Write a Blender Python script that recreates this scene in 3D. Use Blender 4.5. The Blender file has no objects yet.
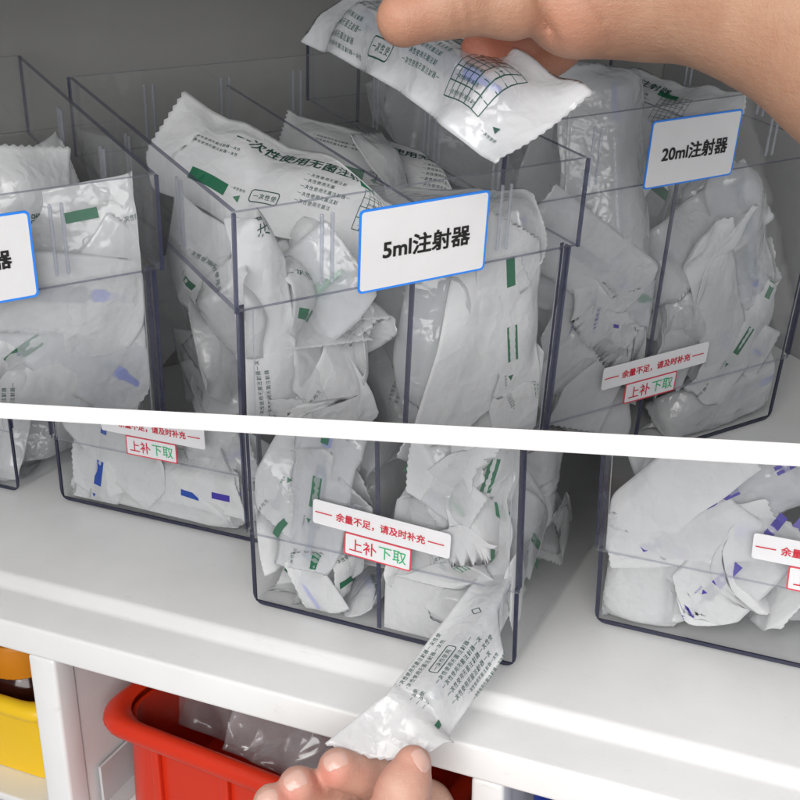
import bpy, bmesh, math, random
import numpy as np
from mathutils import Vector, Matrix

R = math.radians
sc = bpy.context.scene
COL = sc.collection
F = 1174.0            # focal length in photo pixels (photo 800 x 800)

# ------------------------------------------------------------------ frames
def rot(p, r, y):
    base = np.array([[1, 0, 0], [0, 0, -1], [0, 1, 0]], float)
    cy, sy = math.cos(y), math.sin(y); Yw = np.array([[cy, -sy, 0], [sy, cy, 0], [0, 0, 1]])
    cp, sp = math.cos(p), math.sin(p); P_ = np.array([[1, 0, 0], [0, cp, -sp], [0, sp, cp]])
    cr, sr = math.cos(r), math.sin(r); R_ = np.array([[cr, -sr, 0], [sr, cr, 0], [0, 0, 1]])
    return R_ @ P_ @ base @ Yw
MA = rot(0.5154803666880015, 0.04736929636036207, 0.5489933633409219)
TA = np.array([-0.06788204739053, -0.07929777278544033, 0.48907885527086403])
MB = rot(0.36418830555786624, -0.004054474905047919, -0.4363213689575429)
TB = np.array([-0.09487630138404864, 0.1292230888855045, 0.7444431338176013])
CAM = -MB.T @ TB
HB = 0.246            # bin height

def A2W(X):           # upper tier frame (origin: rim corner of the middle bin) -> world
    X = np.asarray(X, float)
    return (X @ MA.T + TA - TB) @ MB
def B2W(X):
    return np.asarray(X, float)
def ray(px, py):
    return MB.T @ np.array([(px - 400) / F, (py - 400) / F, 1.0])
def PX(px, py, d):    # world point seen at a photo pixel, d metres along the view axis
    return CAM + ray(px, py) * d
def invA(px, py, y):
    d = MA.T @ np.array([(px - 400) / F, (py - 400) / F, 1.0]); o = -MA.T @ TA
    return o + (y - o[1]) / d[1] * d
def invB(px, py, y):
    d = MB.T @ np.array([(px - 400) / F, (py - 400) / F, 1.0]); o = -MB.T @ TB
    return o + (y - o[1]) / d[1] * d

# the sloping divider board separates the two tiers
YM = lambda x: 410.5 + (455.0 - 410.5) / 800.0 * x
PN = np.cross(ray(0, YM(0)), ray(800, YM(800))); PN /= np.linalg.norm(PN)
if PN[2] < 0: PN = -PN

# ------------------------------------------------------------------ materials
def mat(name):
    m = bpy.data.materials.new(name); m.use_nodes = True
    nt = m.node_tree; nt.nodes.clear()
    out = nt.nodes.new('ShaderNodeOutputMaterial')
    return m, nt, out
def node(nt, t, **kw):
    n = nt.nodes.new(t)
    for k, v in kw.items():
        if k in n.inputs: n.inputs[k].default_value = v
        else: setattr(n, k, v)
    return n
def principled(name, col, rough=.5, metal=0, spec=.5, sss=0, bump=None, bscale=200, bstr=.1, vary=0, vscale=30, alpha=1, coat=0, sssr=(.6, .25, .12), sscale=.004):
    m, nt, out = mat(name)
    p = nt.nodes.new('ShaderNodeBsdfPrincipled')
    p.inputs['Base Color'].default_value = (*col, 1)
    p.inputs['Roughness'].default_value = rough
    p.inputs['Metallic'].default_value = metal
    p.inputs['Specular IOR Level'].default_value = spec
    p.inputs['Alpha'].default_value = alpha
    p.inputs['Coat Weight'].default_value = coat
    if sss:
        p.inputs['Subsurface Weight'].default_value = sss
        p.inputs['Subsurface Radius'].default_value = sssr
        p.inputs['Subsurface Scale'].default_value = sscale
    tc = nt.nodes.new('ShaderNodeTexCoord')
    if vary:
        n = node(nt, 'ShaderNodeTexNoise', Scale=vscale, Detail=5.0)
        nt.links.new(tc.outputs['Object'], n.inputs['Vector'])
        r = nt.nodes.new('ShaderNodeMapRange')
        r.inputs['From Min'].default_value = .3; r.inputs['From Max'].default_value = .7
        r.inputs['To Min'].default_value = 1 - vary; r.inputs['To Max'].default_value = 1 + vary
        nt.links.new(n.outputs['Fac'], r.inputs['Value'])
        mx = node(nt, 'ShaderNodeMix', data_type='RGBA', blend_type='MULTIPLY')
        mx.inputs[0].default_value = 1
        mx.inputs[6].default_value = (*col, 1)
        nt.links.new(r.outputs['Result'], mx.inputs[7])
        nt.links.new(mx.outputs[2], p.inputs['Base Color'])
    if bump:
        n = node(nt, 'ShaderNodeTexNoise', Scale=bscale, Detail=4.0)
        nt.links.new(tc.outputs['Object'], n.inputs['Vector'])
        b = node(nt, 'ShaderNodeBump', Strength=bstr, Distance=bump)
        nt.links.new(n.outputs['Fac'], b.inputs['Height'])
        nt.links.new(b.outputs['Normal'], p.inputs['Normal'])
    nt.links.new(p.outputs[0], out.inputs[0])
    return m

def thin_fresnel(nt, ior):
    """Fresnel node that gives a thin sheet the same reflectance from both sides"""
    g = nt.nodes.new('ShaderNodeNewGeometry')
    mr = nt.nodes.new('ShaderNodeMapRange')
    mr.inputs['To Min'].default_value = ior; mr.inputs['To Max'].default_value = 1 / ior
    nt.links.new(g.outputs['Backfacing'], mr.inputs['Value'])
    fr = nt.nodes.new('ShaderNodeFresnel'); nt.links.new(mr.outputs[0], fr.inputs['IOR'])
    return fr
def clear_plastic(name, tint, haze, fres=1.45, extra=0.0, rough=.03, hazecol=(.8, .82, .85)):
    m, nt, out = mat(name)
    tr = node(nt, 'ShaderNodeBsdfTransparent', Color=(*tint, 1))
    df = node(nt, 'ShaderNodeBsdfDiffuse', Color=(*hazecol, 1))
    m1 = node(nt, 'ShaderNodeMixShader', Fac=haze)
    nt.links.new(tr.outputs[0], m1.inputs[1]); nt.links.new(df.outputs[0], m1.inputs[2])
    gl = node(nt, 'ShaderNodeBsdfGlossy', Roughness=rough, Color=(1, 1, 1, 1))
    fr = thin_fresnel(nt, fres)
    m2 = nt.nodes.new('ShaderNodeMixShader')
    if extra:
        ad = node(nt, 'ShaderNodeMath', operation='ADD'); ad.inputs[1].default_value = extra
        nt.links.new(fr.outputs[0], ad.inputs[0]); nt.links.new(ad.outputs[0], m2.inputs[0])
    else:
        nt.links.new(fr.outputs[0], m2.inputs[0])
    nt.links.new(m1.outputs[0], m2.inputs[1]); nt.links.new(gl.outputs[0], m2.inputs[2])
    tc = nt.nodes.new('ShaderNodeTexCoord')
    n = node(nt, 'ShaderNodeTexNoise', Scale=22.0, Detail=3.0)
    nt.links.new(tc.outputs['Object'], n.inputs['Vector'])
    b = node(nt, 'ShaderNodeBump', Strength=.12, Distance=.002)
    nt.links.new(n.outputs['Fac'], b.inputs['Height']); nt.links.new(b.outputs['Normal'], gl.inputs['Normal'])
    nt.links.new(m2.outputs[0], out.inputs[0])
    return m

def film(name, opacity, col, transl=.35, rough=.28, gloss=.5, crinkle=.5):
    m, nt, out = mat(name)
    tc = nt.nodes.new('ShaderNodeTexCoord')
    n = node(nt, 'ShaderNodeTexNoise', Scale=70.0, Detail=2.0, Roughness=.6)
    nt.links.new(tc.outputs['Object'], n.inputs['Vector'])
    wv = node(nt, 'ShaderNodeMix', data_type='RGBA', blend_type='ADD'); wv.inputs[0].default_value = .018
    nt.links.new(tc.outputs['Object'], wv.inputs[6]); nt.links.new(n.outputs['Color'], wv.inputs[7])
    v1 = node(nt, 'ShaderNodeTexVoronoi', Scale=52.0, distance='MANHATTAN')
    nt.links.new(wv.outputs[2], v1.inputs['Vector'])
    ad = node(nt, 'ShaderNodeMath', operation='MULTIPLY_ADD'); ad.inputs[1].default_value = .35
    nt.links.new(n.outputs['Fac'], ad.inputs[0]); nt.links.new(v1.outputs['Distance'], ad.inputs[2])
    b = node(nt, 'ShaderNodeBump', Strength=crinkle, Distance=.0032)
    nt.links.new(ad.outputs[0], b.inputs['Height'])
    df = node(nt, 'ShaderNodeBsdfDiffuse', Color=(*col, 1))
    tl = node(nt, 'ShaderNodeBsdfTranslucent', Color=(*col, 1))
    gl = node(nt, 'ShaderNodeBsdfGlossy', Roughness=rough, Color=(1, 1, 1, 1))
    for s in (df, tl, gl): nt.links.new(b.outputs['Normal'], s.inputs['Normal'])
    m1 = node(nt, 'ShaderNodeMixShader', Fac=transl)
    nt.links.new(df.outputs[0], m1.inputs[1]); nt.links.new(tl.outputs[0], m1.inputs[2])
    tr = node(nt, 'ShaderNodeBsdfTransparent', Color=(.95, .96, .97, 1))
    m2 = nt.nodes.new('ShaderNodeMixShader')
    m2.inputs[0].default_value = opacity
    nt.links.new(tr.outputs[0], m2.inputs[1]); nt.links.new(m1.outputs[0], m2.inputs[2])
    fr = thin_fresnel(nt, 1.45)
    nt.links.new(b.outputs['Normal'], fr.inputs['Normal'])
    mu = node(nt, 'ShaderNodeMath', operation='MULTIPLY'); mu.inputs[1].default_value = gloss
    nt.links.new(fr.outputs[0], mu.inputs[0])
    m3 = nt.nodes.new('ShaderNodeMixShader')
    nt.links.new(mu.outputs[0], m3.inputs[0]); nt.links.new(m2.outputs[0], m3.inputs[1]); nt.links.new(gl.outputs[0], m3.inputs[2])
    nt.links.new(m3.outputs[0], out.inputs[0])
    return m

M = {}
M['clear'] = clear_plastic('clear_polystyrene', (.992, .993, .995), .012, fres=1.32)
M['edge'] = clear_plastic('plastic_cut_edge', (.56, .57, .65), .36, hazecol=(.09, .095, .16), rough=.12)
M['rim'] = clear_plastic('plastic_rim', (.75, .77, .85), .35, hazecol=(.42, .43, .50), extra=.08, rough=.15)
M['rib'] = clear_plastic('plastic_rib', (.80, .82, .88), .16, extra=.14, rough=.12)
M['navy'] = principled('navy_plastic_edge', (.026, .029, .055), .2)
M['film'] = film('milky_film', .66, (.90, .91, .92), transl=.42, gloss=1.2, rough=.2, crinkle=.42)
M['thinfilm'] = film('thin_clear_film', .36, (.82, .84, .87), transl=.3, gloss=1.3, rough=.16, crinkle=.4)
M['paper'] = film('medical_paper', .96, (.88, .89, .90), transl=.42, rough=.45, gloss=.35, crinkle=.3)
M['green'] = principled('green_ink', (.010, .125, .060), .5)
M['darkgreen'] = principled('dark_green_ink', (.014, .062, .046), .55)
M['violet'] = principled('violet_ink', (.045, .028, .30), .5)
M['blueink'] = principled('blue_ink', (.015, .06, .32), .5)
M['barrel'] = clear_plastic('syringe_barrel', (.66, .71, .78), .38, extra=.06, rough=.1, hazecol=(.50, .56, .64))
M['plunger'] = principled('syringe_plunger', (.30, .34, .40), .35)
M['hub'] = principled('blue_hub', (.02, .09, .55), .35)
M['greencap'] = principled('green_hub', (.01, .20, .09), .35)
M['rubber'] = principled('rubber_stopper', (.03, .03, .033), .5)
M['label'] = principled('label_card', (.80, .80, .81), .35, vary=.02, vscale=60)
M['labelblue'] = principled('label_blue_border', (.03, .26, .92), .35)
M['black'] = principled('black_ink', (.012, .012, .012), .5)
M['red'] = principled('red_ink', (.62, .015, .04), .5)
M['redborder'] = principled('red_border_ink', (.72, .07, .10), .5)
M['mint'] = principled('green_print', (.03, .42, .16), .5)
M['sticker'] = principled('sticker_paper', (.80, .80, .82), .4, vary=.02, vscale=60)
M['white'] = principled('white_powder_coat', (.79, .795, .795), .34, bump=.0005, bscale=420, bstr=.12, vary=.035, vscale=18)
def add_wear(m):
    nt = m.node_tree; p = next(n for n in nt.nodes if n.type == 'BSDF_PRINCIPLED')
    src = p.inputs['Base Color'].links[0].from_socket
    tc = nt.nodes.new('ShaderNodeTexCoord'); mp = node(nt, 'ShaderNodeMapping'); mp.inputs['Scale'].default_value = (14, 60, 30)
    n = node(nt, 'ShaderNodeTexNoise', Scale=3.0, Detail=9.0, Roughness=.75)
    nt.links.new(tc.outputs['Object'], mp.inputs['Vector']); nt.links.new(mp.outputs[0], n.inputs['Vector'])
    r = nt.nodes.new('ShaderNodeValToRGB'); r.color_ramp.elements[0].position = .62; r.color_ramp.elements[0].color = (1, 1, 1, 1)
    r.color_ramp.elements[1].position = .78; r.color_ramp.elements[1].color = (.72, .71, .69, 1)
    nt.links.new(n.outputs['Fac'], r.inputs['Fac'])
    mx = node(nt, 'ShaderNodeMix', data_type='RGBA', blend_type='MULTIPLY'); mx.inputs[0].default_value = .8
    nt.links.new(src, mx.inputs[6]); nt.links.new(r.outputs['Color'], mx.inputs[7]); nt.links.new(mx.outputs[2], p.inputs['Base Color'])
    r2 = nt.nodes.new('ShaderNodeMapRange'); r2.inputs['To Min'].default_value = .2; r2.inputs['To Max'].default_value = .42
    nt.links.new(n.outputs['Fac'], r2.inputs['Value']); nt.links.new(r2.outputs[0], p.inputs['Roughness'])
add_wear(M['white'])
M['board'] = principled('white_board', (.93, .93, .93), .4)
M['greywall'] = principled('grey_steel_wall', (.33, .33, .32), .55, bump=.0008, bscale=160, bstr=.2, vary=.08, vscale=9)
M['greyside'] = principled('grey_side_panel', (.36, .36, .36), .5, bump=.0008, bscale=160, bstr=.2, vary=.05, vscale=9)
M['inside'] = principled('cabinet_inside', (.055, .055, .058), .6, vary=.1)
M['redtray'] = principled('red_polypropylene', (.60, .030, .008), .30, bump=.0004, bscale=350, bstr=.2)
M['yellow'] = principled('yellow_polypropylene', (.82, .52, .012), .33)
M['orange'] = principled('orange_cap', (.62, .22, .012), .38)
M['brown'] = principled('brown_bottle', (.035, .008, .006), .12)
M['bluebin'] = principled('blue_polypropylene', (.014, .035, .30), .35)
M['bag'] = clear_plastic('clear_bag_film', (.93, .92, .93), .20, extra=.03, rough=.12, hazecol=(.80, .76, .78))
M['steel'] = principled('bracket_steel', (.62, .63, .64), .35, metal=.2)

def skin_mat(name, base, red, flush):
    m, nt, out = mat(name)
    p = nt.nodes.new('ShaderNodeBsdfPrincipled')
    tc = nt.nodes.new('ShaderNodeTexCoord')
    n = node(nt, 'ShaderNodeTexNoise', Scale=55.0, Detail=8.0, Roughness=.7)
    n2 = node(nt, 'ShaderNodeTexVoronoi', Scale=1300.0)
    n3 = node(nt, 'ShaderNodeTexNoise', Scale=420.0, Detail=4.0)
    mp = node(nt, 'ShaderNodeMapping'); mp.inputs['Scale'].default_value = (1, 1, 4.5)
    n4 = node(nt, 'ShaderNodeTexNoise', Scale=150.0, Detail=3.0)
    nt.links.new(tc.outputs['Object'], mp.inputs['Vector']); nt.links.new(mp.outputs[0], n4.inputs['Vector'])
    for q in (n, n2, n3): nt.links.new(tc.outputs['Object'], q.inputs['Vector'])
    rp = nt.nodes.new('ShaderNodeValToRGB')
    rp.color_ramp.elements[0].position = .34; rp.color_ramp.elements[0].color = (*red, 1)
    rp.color_ramp.elements[1].position = .64; rp.color_ramp.elements[1].color = (*base, 1)
    nt.links.new(n.outputs['Fac'], rp.inputs['Fac'])
    at = node(nt, 'ShaderNodeAttribute', attribute_name='flush')
    mx = node(nt, 'ShaderNodeMix', data_type='RGBA')
    nt.links.new(at.outputs['Fac'], mx.inputs[0]); nt.links.new(rp.outputs['Color'], mx.inputs[6]); mx.inputs[7].default_value = (*flush, 1)
    nt.links.new(mx.outputs[2], p.inputs['Base Color'])
    p.inputs['Roughness'].default_value = .56
    p.inputs['Subsurface Weight'].default_value = .14
    p.inputs['Subsurface Radius'].default_value = (.7, .25, .12)
    p.inputs['Subsurface Scale'].default_value = .004
    ad = node(nt, 'ShaderNodeMath', operation='MULTIPLY_ADD'); ad.inputs[1].default_value = .5
    nt.links.new(n2.outputs['Distance'], ad.inputs[0]); nt.links.new(n3.outputs['Fac'], ad.inputs[2])
    ad2 = node(nt, 'ShaderNodeMath', operation='MULTIPLY_ADD'); ad2.inputs[1].default_value = 1.1
    nt.links.new(n4.outputs['Fac'], ad2.inputs[0]); nt.links.new(ad.outputs[0], ad2.inputs[2])
    b = node(nt, 'ShaderNodeBump', Strength=.34, Distance=.0006)
    nt.links.new(ad2.outputs[0], b.inputs['Height']); nt.links.new(b.outputs['Normal'], p.inputs['Normal'])
    nt.links.new(p.outputs[0], out.inputs[0])
    return m
def set_flush(o, spots):
    """redder skin at fingertips and knuckles: spots are (world point, radius, amount)"""
    me = o.data; co = np.empty(len(me.vertices) * 3); me.vertices.foreach_get('co', co); co = co.reshape(-1, 3) + np.array(o.parent.location)
    v = np.zeros(len(co))
    for c, r, a in spots: v = np.maximum(v, a * np.exp(-(np.linalg.norm(co - c, axis=1) / r) ** 2))
    me.attributes.new('flush', 'FLOAT', 'POINT').data.foreach_set('value', v)
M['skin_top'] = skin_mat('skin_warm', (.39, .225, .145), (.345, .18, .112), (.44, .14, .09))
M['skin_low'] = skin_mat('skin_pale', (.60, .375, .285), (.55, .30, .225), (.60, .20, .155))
M['nail'] = principled('fingernail', (.64, .40, .335), .22, sss=.1)

# ------------------------------------------------------------------ object helpers
def clip_mesh(V, Fs, mi, side):
    """cut the mesh where it meets the divider board; returns None if nothing is left"""
    d = (V - CAM) @ PN
    s = d if side == 'up' else -d
    if (s > 0).all(): return V, Fs, mi
    if (s <= 0).all(): return None
    bm = bmesh.new()
    vs = [bm.verts.new(v) for v in V]
    for f, k in zip(Fs, mi):
        try:
            q = bm.faces.new([vs[i] for i in f]); q.material_index = k
        except ValueError: pass
    no = Vector(PN) if side == 'up' else -Vector(PN)
    bmesh.ops.bisect_plane(bm, geom=bm.verts[:] + bm.edges[:] + bm.faces[:], plane_co=Vector(CAM), plane_no=no, clear_inner=True, clear_outer=False)
    if not bm.faces:
        bm.free(); return None
    bm.verts.index_update()
    V2 = np.array([v.co[:] for v in bm.verts]); F2 = [[v.index for v in f.verts] for f in bm.faces]; m2 = [f.material_index for f in bm.faces]
    bm.free()
    return V2, F2, m2

class Thing:
    def __init__(self, name, label, cat, base, group=None, side=None, kind=None):
        self.base = np.asarray(base, float); self.side = side
        o = bpy.data.objects.new(name, None); COL.objects.link(o)
        o.empty_display_size = .01
        o.location = self.base
        o['label'] = label; o['category'] = cat
        if group: o['group'] = group
        if kind: o['kind'] = kind
        self.o = o
    def part(self, name, V, Fs, mats, mi=None, parent=None, smooth=False, label=None, sharp=None):
        V = np.asarray(V, float); Fs = [list(f) for f in Fs]
        if not isinstance(mats, (list, tuple)): mats = [mats]
        mi = list(mi) if mi is not None else [0] * len(Fs)
        if self.side:
            r = clip_mesh(V, Fs, mi, self.side)
            if r is None: return None
            V, Fs, mi = r
        me = bpy.data.meshes.new(name)
        me.from_pydata((V - self.base).tolist(), [], Fs)
        for m in mats: me.materials.append(M[m])
        me.polygons.foreach_set('material_index', mi)
        if smooth:
            me.polygons.foreach_set('use_smooth', [True] * len(me.polygons))
            if sharp: 
                try: me.set_sharp_from_angle(angle=R(sharp))
                except Exception: pass
        me.update()
        o = bpy.data.objects.new(name, me); COL.objects.link(o)
        o.parent = parent or self.o
        if label: o['label'] = label
        return o

def solo(name, label, cat, V, Fs, mats, mi=None, group=None, side=None, kind=None, smooth=False, sharp=None):
    V = np.asarray(V, float); Fs = [list(f) for f in Fs]
    if not isinstance(mats, (list, tuple)): mats = [mats]
    mi = list(mi) if mi is not None else [0] * len(Fs)
    if side:
        r = clip_mesh(V, Fs, mi, side)
        if r is None: return None
        V, Fs, mi = r
    me = bpy.data.meshes.new(name)
    me.from_pydata(V.tolist(), [], Fs)
    for m in mats: me.materials.append(M[m])
    me.polygons.foreach_set('material_index', mi)
    if smooth:
        me.polygons.foreach_set('use_smooth', [True] * len(me.polygons))
        if sharp: me.set_sharp_from_angle(angle=R(sharp))
    o = bpy.data.objects.new(name, me); COL.objects.link(o)
    if label: o['label'] = label
    if cat: o['category'] = cat
    if group: o['group'] = group
    if kind: o['kind'] = kind
    return o

class MB_:
    """mesh collector"""
    def __init__(s): s.V = []; s.F = []; s.m = []
    def add(s, V, Fs, m=0):
        k = len(s.V); s.V += [tuple(v) for v in V]; s.F += [[i + k for i in f] for f in Fs]
        s.m += (list(m) if isinstance(m, (list, tuple)) else [m] * len(Fs))
    def box(s, a, b, m=0, fm=None):
        (x0, y0, z0), (x1, y1, z1) = a, b
        V = [(x0, y0, z0), (x1, y0, z0), (x1, y1, z0), (x0, y1, z0), (x0, y0, z1), (x1, y0, z1), (x1, y1, z1), (x0, y1, z1)]
        Fs = [(0, 3, 2, 1), (4, 5, 6, 7), (0, 1, 5, 4), (2, 3, 7, 6), (1, 2, 6, 5), (3, 0, 4, 7)]   # -z +z -y +y +x -x
        ms = [m] * 6
        if fm:
            for k, v in fm.items(): ms['-z +z -y +y +x -x'.split().index(k)] = v
        s.add(V, Fs, ms)
    def bbox(s, a, b, r, m=0, seg=2):
        bm = bmesh.new(); bmesh.ops.create_cube(bm, size=1)
        a = np.array(a); b = np.array(b)
        for v in bm.verts: v.co = Vector(((np.array(v.co) + .5) * (b - a) + a).tolist())
        bmesh.ops.bevel(bm, geom=bm.edges[:], offset=r, segments=seg, affect='EDGES', profile=.5)
        bm.verts.index_update()
        s.add([v.co[:] for v in bm.verts], [[v.index for v in f.verts] for f in bm.faces], m); bm.free()
    def prism(s, poly, axis, a, b, m=0, cap=True, mcap=None):
        """poly of 2-D points extruded from a to b along axis ('y': poly is x,z ; 'x': poly is y,z ; 'z': poly is x,y)"""
        n = len(poly)
        def pt(p, t):
            return {'y': (p[0], t, p[1]), 'x': (t, p[0], p[1]), 'z': (p[0], p[1], t)}[axis]
        V = [pt(p, a) for p in poly] + [pt(p, b) for p in poly]
        Fs = [(i, (i + 1) % n, n + (i + 1) % n, n + i) for i in range(n)]; ms = [m] * n
        if cap:
            Fs += [tuple(range(n))[::-1], tuple(range(n, 2 * n))]; ms += [m if mcap is None else mcap] * 2
        s.add(V, Fs, ms)
    def lathe(s, prof, c, ax, seg=20, m=0):
        """prof: list of (r, t) along axis ax from c"""
        ax = np.array(ax, float); ax /= np.linalg.norm(ax); t = np.array([1, 0, 0]) if abs(ax[0]) < .8 else np.array([0, 1, 0])
        u = np.cross(ax, t); u /= np.linalg.norm(u); w = np.cross(ax, u); c = np.array(c, float)
        V = []
        for r, h in prof:
            for k in range(seg):
                a = 2 * math.pi * k / seg; V.append(c + ax * h + r * (math.cos(a) * u + math.sin(a) * w))
        Fs = []
        for i in range(len(prof) - 1):
            for k in range(seg):
                Fs.append((i * seg + k, i * seg + (k + 1) % seg, (i + 1) * seg + (k + 1) % seg, (i + 1) * seg + k))
        Fs.append(tuple(range(seg))[::-1]); Fs.append(tuple((len(prof) - 1) * seg + k for k in range(seg)))
        s.add(V, Fs, m)
    def arr(s): return np.array(s.V, float)

# ------------------------------------------------------------------ lettering
TITLE = '一次性使用无菌注射器'
_tc = {}
def glyphs(text, bold=0.0):
    """triangulated flat lettering, centred, cap height about 0.7"""
    key = (text, bold)
    if key in _tc: return _tc[key]
    cu = bpy.data.curves.new('lettering_curve', 'FONT'); cu.body = text; cu.size = 1; cu.offset = bold; cu.resolution_u = 1 if len(text) == 1 else 3
    cu.align_x = 'CENTER'; cu.align_y = 'CENTER'
    ob = bpy.data.objects.new('lettering_tmp', cu); COL.objects.link(ob)
    dg = bpy.context.evaluated_depsgraph_get(); dg.update()
    me = ob.evaluated_get(dg).to_mesh()
    V = np.array([v.co[:2] for v in me.vertices]); Fs = [list(p.vertices) for p in me.polygons]
    ob.evaluated_get(dg).to_mesh_clear()
    bpy.data.objects.remove(ob); bpy.data.curves.remove(cu)
    if len(V):
        c = (V.max(0) + V.min(0)) / 2; V = V - c
    _tc[key] = (V, Fs)
    return V, Fs
def bold_flat(flat, P2, GF, lift, w, n=3):
    """heavier lettering: copies a hair apart, each a little higher"""
    V = []; Fs = []
    for k, (dx, dy) in enumerate([(0, 0), (w, 0), (0, w), (w, w)][:n + 1]):
        q = flat(P2 + np.array([dx - w / 2, dy - w / 2]), lift + k * .00003); Fs += [[i + len(V) for i in f] for f in GF]; V += q.tolist()
    return np.array(V), Fs
def rrect(x0, y0, x1, y1, r, n=5):
    P = []
    for cx, cy, a0 in ((x1 - r, y1 - r, 0), (x0 + r, y1 - r, 90), (x0 + r, y0 + r, 180), (x1 - r, y0 + r, 270)):
        for k in range(n + 1):
            a = R(a0 + 90 * k / n); P.append((cx + r * math.cos(a), cy + r * math.sin(a)))
    return P

# ------------------------------------------------------------------ bins
NAME_LABEL = '注射器'
def build_bin(T, ox, oy, oz, W, D, H, label, side, name_text=None, sticker=True, lab_tilt=0.0, partition=True, stk_tilt=0.0, group='clear plastic syringe bins'):
    """T maps tier frame to world; bin local: x 0..W, y 0..D (front at 0), z 0..H"""
    off = np.array([ox, oy, oz])
    def w(mb): return T(mb.arr() + off)
    base = T(np.array([[W / 2, D / 2, 0]]) + off)[0]
    t = Thing('storage_bin', label, 'storage bin', base, group, side)
    th = .0024; HC = .0455; GAP = .050; o = .0032
    zc = H - HC
    # shell: U of side walls and rounded base, open front
    r = .007
    outer = [(.001, zc), (.001, r)] + [(.001 + r - r * math.cos(R(a)), r - r * math.sin(R(a))) for a in (22.5, 45, 67.5)] + [(.001 + r, 0), (W - .001 - r, 0)] + \
            [(W - .001 - r + r * math.sin(R(a)), r - r * math.cos(R(a))) for a in (22.5, 45, 67.5)] + [(W - .001, r), (W - .001, zc)]
    c = np.array([W / 2, zc]); 
    inner = []
    for (x, z) in outer:
        ix = min(max(x, .001 + th), W - .001 - th); iz = max(z, th)
        inner.append((ix, iz))
    mb = MB_()
    n = len(outer)
    y0 = .0035
    V = [(x, y0, z) for x, z in outer] + [(x, D, z) for x, z in outer] + [(x, y0, z) for x, z in inner] + [(x, D, z) for x, z in inner]
    Fs = []; ms = []
    for i in range(n - 1):
        Fs.append((i, i + 1, n + i + 1, n + i)); ms.append(0)
        Fs.append((2 * n + i, 3 * n + i, 3 * n + i + 1, 2 * n + i + 1)); ms.append(0)
        Fs.append((i, 2 * n + i, 2 * n + i + 1, i + 1)); ms.append(1)
    mb.add(V, Fs, ms)
    t.part('shell', w(mb), mb.F, ['clear', 'navy'], mb.m)
    # dark front edges of the opening (thicker moulded edge)
    mb = MB_()
    e = .0023
    inner2 = []
    for k, (x, z) in enumerate(outer):
        inner2.append((min(max(x, .001 + e), W - .001 - e), max(z, e)))
    lim = [(x, min(z, GAP + .0015)) for x, z in outer]; lim2 = [(x, min(z, GAP + .0015)) for x, z in inner2]
    V = [(x, y0 - .0012, z) for x, z in lim] + [(x, y0 - .0002, z) for x, z in lim] + [(x, y0 - .0012, z) for x, z in lim2] + [(x, y0 - .0002, z) for x, z in lim2]
    Fs = []
    for i in range(n - 1):
        Fs += [(i, i + 1, n + i + 1, n + i), (2 * n + i, 3 * n + i, 3 * n + i + 1, 2 * n + i + 1), (i, 2 * n + i, 2 * n + i + 1, i + 1)]
    mb.add(V, Fs, 0)
    t.part('opening_edge', w(mb), mb.F, 'navy')
    # back wall
    mb = MB_(); mb.box((.001 + th + .0002, D - th, th + .0002), (W - .001 - th - .0002, D - .0002, zc), 0)
    t.part('back_wall', w(mb), mb.F, ['clear', 'edge'], mb.m)
    # lower front panel with dark side edges
    mb = MB_()
    mb.box((0, 0, GAP), (W, th, zc - .0008), 0, {'-z': 1, '+x': 2, '-x': 2})
    t.part('front_panel', w(mb), mb.F, ['clear', 'rim', 'edge'], mb.m)
    for x0, x1 in ((-.0006, .0006), (W - .0006, W + .0006)):
        mb = MB_(); mb.box((x0, -.0006, GAP + .003), (x1, th + .001, zc - .001), 0)  # dark bar stands in for light reflected inside the panel corner
        t.part('corner_edge', w(mb), mb.F, 'edge', mb.m)
    for x0, x1 in ((.0058, .0063), (W - .0063, W - .0058)):
        mb = MB_(); mb.box((x0, -.0004, GAP + .002), (x1, -.0001, zc - .002), 0)
        t.part('moulded_line', w(mb), mb.F, 'rib', mb.m)
    # collar (hopper band), wider on every side
    mb = MB_()
    mb.box((-o, -o, zc), (W + o, -o + th, H), 0, {'+z': 2, '-z': 1})
    mb.box((-o, D + o - th, zc), (W + o, D + o, H), 0, {'+z': 2, '-z': 1})
    mb.box((-o, -o + th + .0001, zc), (-o + th, D + o - th - .0001, H), 0, {'+z': 1, '-z': 1})
    mb.box((W + o - th, -o + th + .0001, zc), (W + o, D + o - th - .0001, H), 0, {'+z': 1, '-z': 1})
    col = t.part('collar', w(mb), mb.F, ['clear', 'edge', 'rim'], mb.m)
    if col:
        q = .0006
        for x in (-o, W + o):
            for y in (-o, D + o):
                sx = 1 if x < 0 else -1; sy = 1 if y < 0 else -1
                mb = MB_(); mb.box((min(x - sx * .0004, x + sx * 2 * q), min(y - sy * .0004, y + sy * 2 * q), zc - .0006), (max(x - sx * .0004, x + sx * 2 * q), max(y - sy * .0004, y + sy * 2 * q), H - .0004), 0)  # dark bar imitates internal reflection at the collar corner
                t.part('collar_corner', w(mb), mb.F, 'edge', mb.m, parent=col)
        def rib(a, b):
            mb = MB_(); mb.bbox(a, b, .0004, 0, 1); t.part('guide_rib', w(mb), mb.F, 'rib', mb.m, parent=col)
        for xc in (W * .235, W * .765):
            for dx in (-.0026, .0026):
                for y_, dy in ((-o + th, .0016), (D + o - th - .0016, .0016)):
                    rib((xc + dx - .0008, y_, zc + .004), (xc + dx + .0008, y_ + dy, H - .008))
        xc = W * .5
        for dx in (-.0026, .0026):
            rib((xc + dx - .0008, D + o - th - .0018, zc + .004), (xc + dx + .0008, D + o - th, H - .008))
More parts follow.
